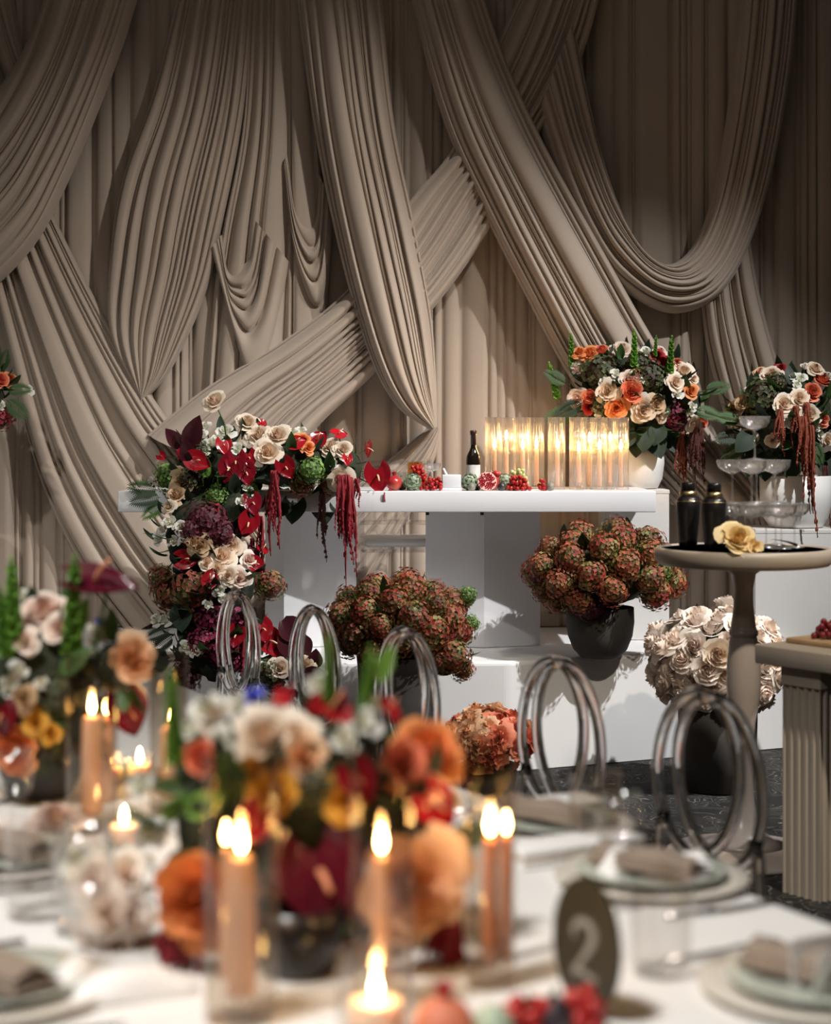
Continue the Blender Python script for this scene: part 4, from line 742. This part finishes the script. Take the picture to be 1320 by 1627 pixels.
# yellow rose and dried leaf on the cocktail table
yr = Arr('rose', 'large yellow rose lying on the cocktail table before the shakers', 'rose', Vector((cx(1168, 5.76), 5.76, CZ-0.004)), [ell(1168, 858, 5.76, 10, 10)], 3)
obj('rose_bloom', ROSE[1], yr.t, RS((0.15, -0.8, 0.55), 0.058, 1.0, (0, 0, 0.035)), None, M['yellow']); obj('rose_bloom', LISI[0], yr.t, RS((0.3, -0.8, 0.3), 0.035, 1.0, (0.05, -0.02, 0.02)), None, M['yellow'])
dl = thing('dried_leaf', 'curled dried brown leaf on the cocktail table beside the coupe stems', 'leaf', (cx(1250, 5.84), 5.84, CZ-0.002)); M['dry'] = petal('dried_leaf', (0.06, 0.022, 0.015), (0.11, 0.04, 0.025), 0.5, 0.05)
obj('blade', BROAD, dl, Matrix.LocRotScale(Vector((0.03, 0, 0.012)), Quaternion((0, 1, 0), 0.5) @ Quaternion((0, 0, 1), 1.5), Vector((.09, .09, .09))), None, M['dry']); obj('blade', BROAD, dl, Matrix.LocRotScale(Vector((-0.01, 0, 0.01)), Quaternion((0, 1, 0), -0.9) @ Quaternion((0, 0, 1), 0.6), Vector((.07, .07, .07))), None, M['dry'])
# ------------------------------------------------------------------ the guest table in the foreground
GZ = 0.75; U = Vector((-0.467, 0.884)); A_ = math.atan2(0.884, -0.467)
G0 = Vector((-0.147, 2.25))                # a point on its centre line; local x runs along it, away from the camera
gt = thing('guest_table', 'long banquet table under the white cloth in front of the stage', 'table', (G0.x, G0.y, 0), A_)
obj('tabletop', MB().add(*box(-0.78, -0.77, 0.715, 4.2, 0.77, 0.742, 0.004)).mesh('tabletop', M['wood']), gt)
for lx in (-0.6, 1.7, 4.0):
    for ly in (-0.6, 0.6): obj('leg', MB().add(*tube([(lx, ly, 0), (lx, ly, 0.715)], 0.022, 10)).mesh('leg', M['steel']), gt)
def cloth():
    per = []; x0, x1, y0, y1 = -0.80, 4.22, -0.79, 0.79; n = 60
    for (a, b) in (((x0, y0), (x1, y0)), ((x1, y0), (x1, y1)), ((x1, y1), (x0, y1)), ((x0, y1), (x0, y0))):
        k = int(math.hypot(b[0]-a[0], b[1]-a[1])/0.05)
        for i in range(k): per.append((a[0]+(b[0]-a[0])*i/k, a[1]+(b[1]-a[1])*i/k))
    c = ((x0+x1)/2, 0); m = len(per); V = []
    for j, (z, o, w) in enumerate(((0.75, -0.012, 0), (0.7485, -0.003, 0), (0.744, 0.0, 0), (0.62, 0.014, .35), (0.40, 0.026, .8), (0.03, 0.04, 1))):
        for i, (x, y) in enumerate(per):
            f = o+0.022*w*math.sin(i*1.1+0.6*math.sin(i*.37)); dx = 1 if x >= x1-1e-6 else (-1 if x <= x0+1e-6 else 0); dy = 1 if y >= y1-1e-6 else (-1 if y <= y0+1e-6 else 0)
            V.append((x+dx*f, y+dy*f, z))
    F = [(j*m+(i+1) % m, j*m+i, (j+1)*m+i, (j+1)*m+(i+1) % m) for j in range(5) for i in range(m)]; F.append(tuple(range(m)))
    return MB().add(V, F).mesh('tablecloth', M['linen'], False)
o = obj('tablecloth', cloth(), None, T(G0.x, G0.y, 0) @ Matrix.Rotation(A_, 4, 'Z')); tag(o, 'white linen tablecloth draped over the long banquet table', 'tablecloth')
def ong(px, py): p = onz(px, py, GZ); return (p.x, p.y, GZ+0.0008)
# taper candles in glass cylinders
def hurricane(label, px, py, R, h, m='smoke'):
    p = ong(px, py); t = tag(put_lathe('hurricane_glass', [(R*0.98, 0), (R, 0.003), (R, 0.004), (R, h-0.0006), (R, h), (R*0.97, h+0.0005), (R*0.94, h), (R*0.94, h-0.0006), (R*0.94, 0.009), (R*0.94, 0.008)], M[m], None, 36, T(*p), cap0=True, cap1=True), label, 'candle glass', None); return p
def holder(p, label):
    t = thing('taper_holder', label, 'candle holder', (p[0], p[1], p[2]+0.009)); put_lathe('cup', [(0.019, 0), (0.0195, 0.012), (0.0155, 0.03), (0.0145, 0.045), (0.0118, 0.045), (0.0118, 0.02)], M['glass'], t, 20)
def lit(label, px, py_base, py_flame, R, ptop, key, w, r=0.0105):
    p = ong(px, py_base); d = p[1]; h = (py_base-ptop)/FPX*d; hc = CAMZ-(py_flame-HY)/FPX*d-GZ-0.040
    hurricane('clear glass hurricane cylinder '+w, px, py_base, R, h); holder(p, 'small glass taper holder inside the cylinder '+w); taper(label+' '+w, (p[0], p[1], GZ+0.030), hc, M[key], r, None, 0.85)
lit('terracotta taper burning', 779, 1565, 1318, 0.032, 1178, 'terra_wax', 'beside the table number')
lit('thick peach taper burning', 383, 1618, 1345, 0.045, 1195, 'wax', 'before the coral rose', 0.017)
lit('peach taper burning', 606, 1600, 1345, 0.040, 1190, 'wax', 'by the large peach rose')
lit('stout peach taper burning', 146, 1318, 1128, 0.046, 1040, 'wax', 'beside the far centrepiece', 0.019)
p = ong(160, 1300); taper('thin peach taper with lower flame next to the stout taper', (cx(170, p[1]+0.14), p[1]+0.14, GZ+0.001), 0.165, M['wax'], 0.012)
lit('peach taper burning', 268, 1292, 1145, 0.036, 1035, 'wax', 'between the two centrepieces', 0.016)
for px, pyb, pyf, key, lb in ((355, 1565, 1322, 'wax', 'thinner peach taper burning just behind the thick one before the coral rose'), (806, 1535, 1306, 'terra_wax', 'second terracotta taper burning behind the one by the table number')):
    p = ong(px, pyb); taper(lb, (p[0], p[1]+0.03, GZ+0.001), CAMZ-(pyf-HY)/FPX*(p[1]+0.03)-GZ-0.02, M[key], 0.008, None, 0.75)
# votives
def votive(label, px, py, R, h, hw=0.03, key='ivory_wax'):
    p = ong(px, py); tag(put_lathe('votive_cylinder', [(R*0.98, 0), (R, 0.003), (R, 0.004), (R, h-0.0006), (R, h), (R*0.95, h), (R*0.95, h-0.0006), (R*0.95, 0.007), (R*0.95, 0.006)], M['glass'], None, 32, T(*p)), 'clear glass cup around the '+label, 'candle glass')
    t = thing('votive_candle', label, 'candle', (p[0], p[1], p[2]+0.007)); obj('wax', MB().add(*lathe([(R*0.72, 0), (R*0.75, 0.004), (R*0.75, hw-0.004), (R*0.68, hw), (R*0.3, hw-0.003)], 24)).mesh('wax', M[key]), t); obj('wick', WK, t, T(0, 0, hw)); obj('flame', FL, t, Matrix.LocRotScale(Vector((0, 0, hw+0.004)), None, Vector((0.9, 0.9, 0.8))))
votive('ivory votive candle glowing at the near end of the table', 597, 1645, 0.046, 0.10, 0.034)
votive('small votive candle below the white buds', 197, 1345, 0.034, 0.055, 0.03); votive('small votive candle behind the stout taper', 222, 1240, 0.032, 0.05, 0.026); votive('small votive candle farther along by the thin taper', 176, 1245, 0.030, 0.05, 0.026)
# table number: oval olive plaque with a pale numeral
pn = onz(932, 1612, GZ); tn = thing('table_number', 'oval olive table number plaque reading 2 on the white cloth', 'sign', (pn.x, pn.y, GZ+0.001), math.radians(-52))
def disc(a, b, y0, y1, n=48, zc=0.085):
    V = [(a*math.cos(2*PI*k/n), y, zc+b*math.sin(2*PI*k/n)) for y in (y0, y1) for k in range(n)]; return V, [tuple(range(n)), tuple(range(n, 2*n))[::-1]]+[((k+1) % n, k, n+k, n+(k+1) % n) for k in range(n)]
obj('plaque', MB().add(*disc(0.058, 0.083, -0.003, 0.003)).mesh('plaque', M['olive'], False), tn); obj('foot', MB().add(*box(-0.03, -0.012, 0, 0.03, 0.012, 0.006, 0.001)).mesh('foot', M['olive'], False), tn)
C2 = spline([(-0.0175, 0.103), (-0.0205, 0.113), (-0.012, 0.123), (0.002, 0.125), (0.013, 0.117), (0.0135, 0.104), (0.004, 0.089), (-0.008, 0.075), (-0.019, 0.0625)], 40); W2 = [0.0030+0.0032*math.sin(PI*min(1, k/39*1.05))**2 for k in range(40)]
V = []
for k in range(40):
    a, b = C2[max(0, k-1)], C2[min(39, k+1)]; d = np.array(b)-a; d /= np.linalg.norm(d); n_ = np.array((-d[1], d[0]))
    for s in (1, -1): q = C2[k]+n_*W2[k]*s; V.append((q[0], -0.0036, q[1]-0.012))
mb = MB().add(V, [(2*k, 2*k+1, 2*k+3, 2*k+2) for k in range(39)]); V = []
for k in range(12):
    x = -0.021+0.041*k/11; z = 0.0605+0.003*math.sin(k/11*PI*1.6); w = 0.0042; V += [(x, -0.0037, z+w-.012), (x, -0.0037, z-w-.012)]
mb.add(V, [(2*k, 2*k+1, 2*k+3, 2*k+2) for k in range(11)]); obj('numeral', mb.mesh('numeral', M['numeral'], False), tn)
# ------------------------------------------------------------------ place settings
PLT = lambda r, h=0.014: [(r*0.55, 0.0), (r*0.62, 0.001), (r*0.70, 0.006), (r, h), (r*0.995, h+0.002), (r*0.72, 0.009), (r*0.6, 0.005), (0.001, 0.005)]
CHG = MB().add(*lathe(PLT(0.155, 0.012), 48, True, False)).mesh('charger_plate', M['charger']); DIN = MB().add(*lathe(PLT(0.118, 0.016), 44, True, False)).mesh('dinner_plate', M['plate'])
def napkin_mesh():
    mb = MB()
    for k in range(3):
        V, F = grid(13, 9, lambda i, j: ((-0.10+0.2*i/12)*(1-.04*k), (-0.038+0.076*j/8)*(1-0.08*k), 0.004+0.008*k+0.005*math.sin(i*.9+k)*math.sin(PI*j/8)+0.008*math.sin(PI*j/8)))
        mb.add(V, F)
        mb.add([(x, y, 0.001) for x, y, z in V[:13]]+V[:13], [(i, i+1, 14+i, 13+i) for i in range(12)])
    return mb.mesh('napkin', M['napkin'])
NAP = napkin_mesh()
FORK = MB().add(*tube([(0, -0.10, 0.003), (0, 0.0, 0.004), (0, 0.03, 0.007)], lambda t: 0.004-0.001*t, 8))
for k in range(4): FORK.add(*tube([(0, 0.028, 0.006), (-0.009+0.006*k, 0.045, 0.005), (-0.009+0.006*k, 0.09, 0.007)], 0.0016, 5))
FORK = FORK.mesh('fork', M['steel'])
def knife_mesh():
    mb = MB().add(*tube([(0, -0.11, 0.004), (0, -0.02, 0.004)], 0.005, 8)); V, F = grid(3, 8, lambda i, j: ((-0.009+0.009*i)*(1-(j/7)**3*.7), -0.02+0.13*j/7, 0.0035+(0.0012 if i == 1 else 0))); return mb.add(V, F).mesh('knife', M['steel'])
KNF = knife_mesh()
TUM = [(0.030, 0), (0.033, 0.004), (0.037, 0.1045), (0.037, 0.105), (0.0355, 0.105), (0.0355, 0.1045), (0.0315, 0.013), (0.0315, 0.012), (0.001, 0.012)]
def tumbler(label, px, py, s=1.0, m='glass', g=None): p = ong(px, py); return tag(put_lathe('tumbler', TUM, M[m], None, 32, T(*p) @ Matrix.Scale(s, 4), cap1=False), label, 'glass', g)
WG_B = MB().add(*lathe([(0.004, 0.085), (0.02, 0.092), (0.036, 0.115), (0.040, 0.145), (0.034, 0.19), (0.033, 0.19), (0.039, 0.145), (0.035, 0.117), (0.001, 0.094)], 28, False, False)).mesh('bowl', M['glass']); WG_S = MB().add(*lathe([(0.036, 0), (0.036, 0.002), (0.008, 0.006), (0.0038, 0.016), (0.0036, 0.085)], 20, True, False)).mesh('stem', M['glass'])
def wine(label, px, py, s=1.0): t = thing('wine_glass', label, 'glass', ong(px, py)); t.scale = (s,)*3; obj('bowl', WG_B, t); obj('stem', WG_S, t)
def setting(w, px, py, nap=True, fk=True):
    p = ong(px, py); rz = A_; Q = T(*p) @ Matrix.Rotation(rz+PI, 4, 'Z')
    tag(obj('charger_plate', CHG, None, Q), 'flat stone coloured charger plate '+w, 'plate', 'charger plates'); tag(obj('dinner_plate', DIN, None, Q @ T(0, 0, 0.0065)), 'pale green plate on the charger '+w, 'plate', 'green dinner plates')
    if nap: tag(obj('napkin', NAP, None, Q @ T(0, 0, 0.0235) @ Matrix.Rotation(0.35, 4, 'Z')), 'folded taupe brown napkin on the green plate '+w, 'napkin', 'taupe napkins')
    if fk: tag(obj('fork', FORK, None, Q @ T(-0.19, 0.0, 0)), 'steel fork laid beside the plate '+w, 'fork', 'forks'); tag(obj('knife', KNF, None, Q @ T(0.19, 0.0, 0)), 'steel knife laid beside the plate '+w, 'knife', 'knives')
setting('nearest the table number', 1302, 1578); setting('before the nearest ring-back chair', 1035, 1402); setting('behind the terracotta taper', 872, 1318); setting('at the near side under the white napkin', -10, 1580)
setting('beside the far centrepiece', 20, 1372)
tumbler('clear tumbler of water standing between the plaque and the two settings', 1050, 1546, 1.15); tumbler('smoky tumbler at the table edge before the stage front chair', 945, 1348, 1.25, 'smoke'); tumbler('clear tumbler nearest the far edge of the picture beside the pale plate', 60, 1455, 1.35); tumbler('clear tumbler by the blush petals', 130, 1480, 1.2)
wine('clear wine glass behind the tumbler of water', 985, 1440, 0.9); wine('clear wine glass among the white napkins', 135, 1545, 1.0); wine('clear wine glass at the far setting', 20, 1350, 0.9)
# folded white cards and napkins
def white_fold(label, px, py, L, Wd, rz, up=0.03, name='folded_napkin'):
    V, F = grid(15, 7, lambda i, j: (-L/2+L*i/14, (-Wd/2+Wd*j/6)*(1-0.55*i/14), 0.002+up*math.sin(PI*i/14)*math.sin(PI*j/6)+0.004*math.sin(j*2.2+i*.5)+0.005)); n = len(V); p = ong(px, py)
    V2 = [(x, y, 0.0005) for x, y, z in V]; per = [i for i in range(15)]+[15*j+14 for j in range(1, 7)]+[90+i for i in range(13, -1, -1)]+[15*j for j in range(5, 0, -1)]
    F2 = [tuple(n+k for k in f[::-1]) for f in F]+[(per[(i+1) % len(per)], per[i], n+per[i], n+per[(i+1) % len(per)]) for i in range(len(per))]
    tag(obj(name, MB().add(V+V2, list(F)+F2).mesh(name, M['white_napkin']), None, T(*p) @ Matrix.Rotation(rz, 4, 'Z')), label, 'napkin')
white_fold('white napkin folded to a point beside the burgundy amaranth', 205, 1585, 0.17, 0.08, 0.35, 0.035); white_fold('small white folded napkin left of the pointed one', 120, 1575, 0.10, 0.07, 1.2, 0.04); white_fold('white folded napkin on the cloth below the large peach rose', 740, 1475, 0.10, 0.05, 0.2, 0.02)
white_fold('white folded napkin at the front of the nearest ring-back chair setting', 985, 1395, 0.09, 0.06, 0.6, 0.05); white_fold('white folded napkin at the edge of the second setting', 1105, 1392, 0.09, 0.06, 2.2, 0.035)
cd_ = thing('menu_card', 'white folded menu card standing beside the brown napkin', 'card', ong(1330, 1590), 0.5)
obj('card_leaf', MB().add(*box(-0.045, -0.0015, 0, 0.045, 0.0, 0.075, 0.0004), Matrix.Rotation(0.25, 4, 'X')).mesh('card_leaf', M['white_napkin'], False), cd_); obj('card_leaf', MB().add(*box(-0.045, 0.035, 0, 0.045, 0.0365, 0.073, 0.0004), Matrix.Rotation(0.0, 4, 'X')).mesh('card_leaf', M['white_napkin'], False), cd_)
# linen stacks between the settings on the far side
for k, (px, py, w) in enumerate(((855, 1300, 'behind the terracotta taper'), (905, 1362, 'left of the second setting'))):
    p = ong(px, py); t = thing('menu_stack', 'flat folded pale linen runner '+w, 'linen', p, A_)
    for i in range(3): obj('fold', MB().add(*box(-0.05, -0.12, 0.011*i, 0.05-0.008*i, 0.12, 0.011*i+0.010, 0.003)).mesh('fold', M['charger'] if i % 2 else M['white_napkin']), t)
# ------------------------------------------------------------------ fruit by the table number
pb = ong(878, 1640)
t = thing('fig', 'dark ripe fig resting against the table number plaque', 'fig', (cx(880, 2.035), 2.035, GZ+0.0)); obj('flesh', MB().add(*lathe([(0.001, 0), (0.016, 0.003), (0.026, 0.02), (0.022, 0.036), (0.010, 0.048), (0.004, 0.054)], 18, False)).mesh('flesh', M['fig']), t); obj('stem', MB().add(*tube([(0, 0, .053), (.002, 0, .06)], .003, 6)).mesh('stem', M['stem']), t)
bunch('red grapes beside the dark fig before the plaque', (cx(835, 2.03), 2.03, GZ), 22, 0.035, 0.03, 0.04, 'grape', 1.2, 21); bunch('red grapes on the plaque side of the dark fig', (cx(922, 2.05), 2.05, GZ), 18, 0.030, 0.028, 0.035, 'grape', 1.2, 22)
pm = thing('pomegranate', 'coral red pomegranate at the near end beside the votive', 'pomegranate', (cx(705, 1.98), 1.98, GZ)); obj('skin', MB().add(*sphere(0.036, 20, 14, 0.95), T(0, 0, 0.034)).mesh('skin', M['coral']), pm); obj('crown', MB().add(*lathe([(0.006, 0.064), (0.009, 0.074), (0.013, 0.082)], 10, False, False)).mesh('crown', M['pom']), pm)
t = thing('artichoke', 'green artichoke at the near end between pomegranate and grapes', 'artichoke', (cx(782, 1.99), 1.99, GZ)); obj('heart', MB().add(*sphere(0.026, 16, 10, 1.1), T(0, 0, 0.027)).mesh('heart', M['artichoke']), t)
# ------------------------------------------------------------------ near centrepiece
D = 2.44; pB = ong(474, 1545)
g1 = Arr('centrepiece', 'near centrepiece of coral and peach roses, red anthuriums and white buds in dark bowl', 'flower arrangement', (pB[0], pB[1], GZ), [ell(478, 1275, D, 200, 150, 150), ell(345, 1300, D-0.02, 90, 130, 90), ell(630, 1290, D-0.02, 85, 130, 90), ell(490, 1400, D, 110, 80, 90)], 12); g1.core(0.78)
g1.pot([(0.040, 0), (0.048, 0.004), (0.058, 0.04), (0.062, 0.09), (0.058, 0.09), (0.05, 0.05)], M['black']); g1.filler(100, 0.06, ('leaf', 'leaf_dark', 'leaf_dark'), low=-0.8)
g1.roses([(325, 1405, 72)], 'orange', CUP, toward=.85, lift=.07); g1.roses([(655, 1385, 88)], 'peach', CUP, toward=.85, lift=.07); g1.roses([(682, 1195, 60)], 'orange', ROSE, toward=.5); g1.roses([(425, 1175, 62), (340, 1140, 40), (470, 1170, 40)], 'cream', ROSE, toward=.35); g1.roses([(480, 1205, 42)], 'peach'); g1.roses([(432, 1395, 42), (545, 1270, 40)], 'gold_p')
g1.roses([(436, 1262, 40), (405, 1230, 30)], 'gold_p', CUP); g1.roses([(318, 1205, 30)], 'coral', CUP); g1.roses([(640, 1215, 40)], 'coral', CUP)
g1.lisi([(330, 1128, 34), (350, 1178, 30), (300, 1160, 24), (225, 1248, 30), (238, 1320, 34), (575, 1150, 32), (548, 1180, 26), (600, 1120, 26), (508, 1090, 28), (255, 1390, 14), (718, 1270, 22), (440, 1150, 38), (380, 1120, 26), (545, 1165, 24)])
g1.anth([(528, 1122, 48, 2.2, (0.4, -.55, .75)), (690, 1272, 46, 0.7, (0.3, -1, .2)), (617, 1120, 30, 2.2, (.7, -.4, .6)), (452, 1112, 30, 0.3, (-.7, -.5, .5))], 'spathe_bright', 'spadix_red'); g1.anth([(512, 1385, 92, 0.25, (0.15, -1, .30))], 'spathe_burg', 'spadix_red'); g1.anth([(570, 1235, 40, .4), (410, 1300, 40, -.5), (600, 1440, 40, .5)], 'spathe_dark', 'spadix_red')
g1.spike([(278, 1068, 1240, -0.05), (522, 1010, 1140, 0.0), (578, 1030, 1150, 0.1)]); g1.roses([(400, 1108, 20)], 'blue', LISI)
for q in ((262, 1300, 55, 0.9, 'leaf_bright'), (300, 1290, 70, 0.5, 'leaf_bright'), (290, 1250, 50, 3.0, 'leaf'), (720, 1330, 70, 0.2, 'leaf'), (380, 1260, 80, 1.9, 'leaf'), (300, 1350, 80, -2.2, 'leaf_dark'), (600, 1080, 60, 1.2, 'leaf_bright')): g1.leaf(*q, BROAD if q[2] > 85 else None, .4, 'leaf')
g1.tassel([(285, 1420, 1585, 1.0), (300, 1410, 1560, 1.1), (712, 1430, 1575, 1.0), (700, 1420, 1545, 1.0)], 'am_red', 0.09); g1.hyd([(450, 1475, 46), (540, 1480, 46)], 'burg'); g1.hyd([(500, 1250, 46), (400, 1340, 50), (590, 1300, 50)], 'olive')
# ------------------------------------------------------------------ far centrepiece at the table's other flowers
D = 3.38; pB = ong(66, 1265)
g2 = Arr('centrepiece', 'farther centrepiece of cream roses, orange roses and green spikes in a dark bowl', 'flower arrangement', (pB[0], pB[1], GZ), [ell(60, 1070, D, 120, 100, 100), ell(70, 1150, D, 100, 70, 90), ell(185, 1060, D-.02, 50, 50, 50)], 13); g2.core(0.78)
g2.pot([(0.05, 0), (0.06, 0.004), (0.08, 0.05), (0.09, 0.11), (0.083, 0.11), (0.07, 0.06)], M['pot']); g2.filler(70, 0.07, ('leaf', 'leaf_dark'), low=-.8)
g2.roses([(72, 975, 46), (40, 1020, 24), (95, 1000, 30)], 'blush', ROSE, toward=.4); g2.roses([(210, 1048, 40)], 'peach', CUP, toward=.5); g2.roses([(26, 1192, 40)], 'orange', CUP, toward=.7); g2.roses([(56, 1148, 24), (80, 1165, 20)], 'gold_p'); g2.roses([(38, 1110, 24)], 'tan')
g2.lisi([(44, 1022, 20), (30, 1065, 18), (14, 1090, 20), (155, 1010, 24), (66, 1085, 12), (35, 948, 16), (20, 1000, 14), (150, 1000, 16)]); g2.anth([(205, 1125, 44, 0.3, (0.5, -1, .1)), (8, 1135, 34, .2)], 'spathe_dark', 'spadix_red')
P = g2.hit(150, 1040)[0]; Q = at(172, 930, P.y); obj('flower_stem', MB().add(*tube([P-g2.b, (P+Q)/2-g2.b, Q-g2.b], 0.004, 6)).mesh('flower_stem', M['stem']), g2.t)
o = obj('anthurium_bloom', ANTH, g2.t, Matrix.Translation(Q-g2.b+Vector((-0.02, 0, 0.005))) @ (Vector((0.12, -0.42, 1)).to_track_quat('Z', 'Y') @ Quaternion((0, 0, 1), PI/2-0.15)).to_matrix().to_4x4() @ Matrix.Scale(0.105, 4), None, M['spathe_burg']); obj('spadix', SPX, o, None, None, M['spadix_red'])
g2.spike([(18, 888, 1050, 0), (110, 885, 1060, 0.05), (8, 930, 1060, -.1)]); g2.roses([(164, 992, 13)], 'blue', LISI); g2.leaf(120, 1010, 60, 1.3, 'leaf_bright'); g2.leaf(100, 1070, 60, 0.8, 'leaf'); g2.hyd([(90, 1110, 40), (70, 1200, 40)], 'olive')
# blush blooms lying on the cloth between the glasses
lw = Arr('loose_flowers', 'loose pile of blush and white roses lying on the cloth by the tumblers', 'flowers', ong(178, 1530), [ell(178, 1440, 2.42, 62, 66, 50)], 14)
lw.roses([(150, 1400, 44), (200, 1390, 40), (170, 1450, 44), (205, 1455, 40), (140, 1480, 30), (185, 1500, 30)], 'ivory', ROSE, toward=.6); lw.lisi([(228, 1415, 16), (232, 1440, 16), (230, 1465, 16), (205, 1370, 34), (130, 1375, 44), (165, 1372, 34)]); lw.core(0.6); lw.roses([(190, 1520, 30), (225, 1510, 26)], 'burg_p')
lp = thing('loose_rose', 'single flat blush rose lying by the stout taper', 'rose', ong(88, 1325)); obj('rose_bloom', ROSE[2], lp, RS((0, -.3, 1), 0.05, 0, (0, 0, .003)), None, M['blush'])
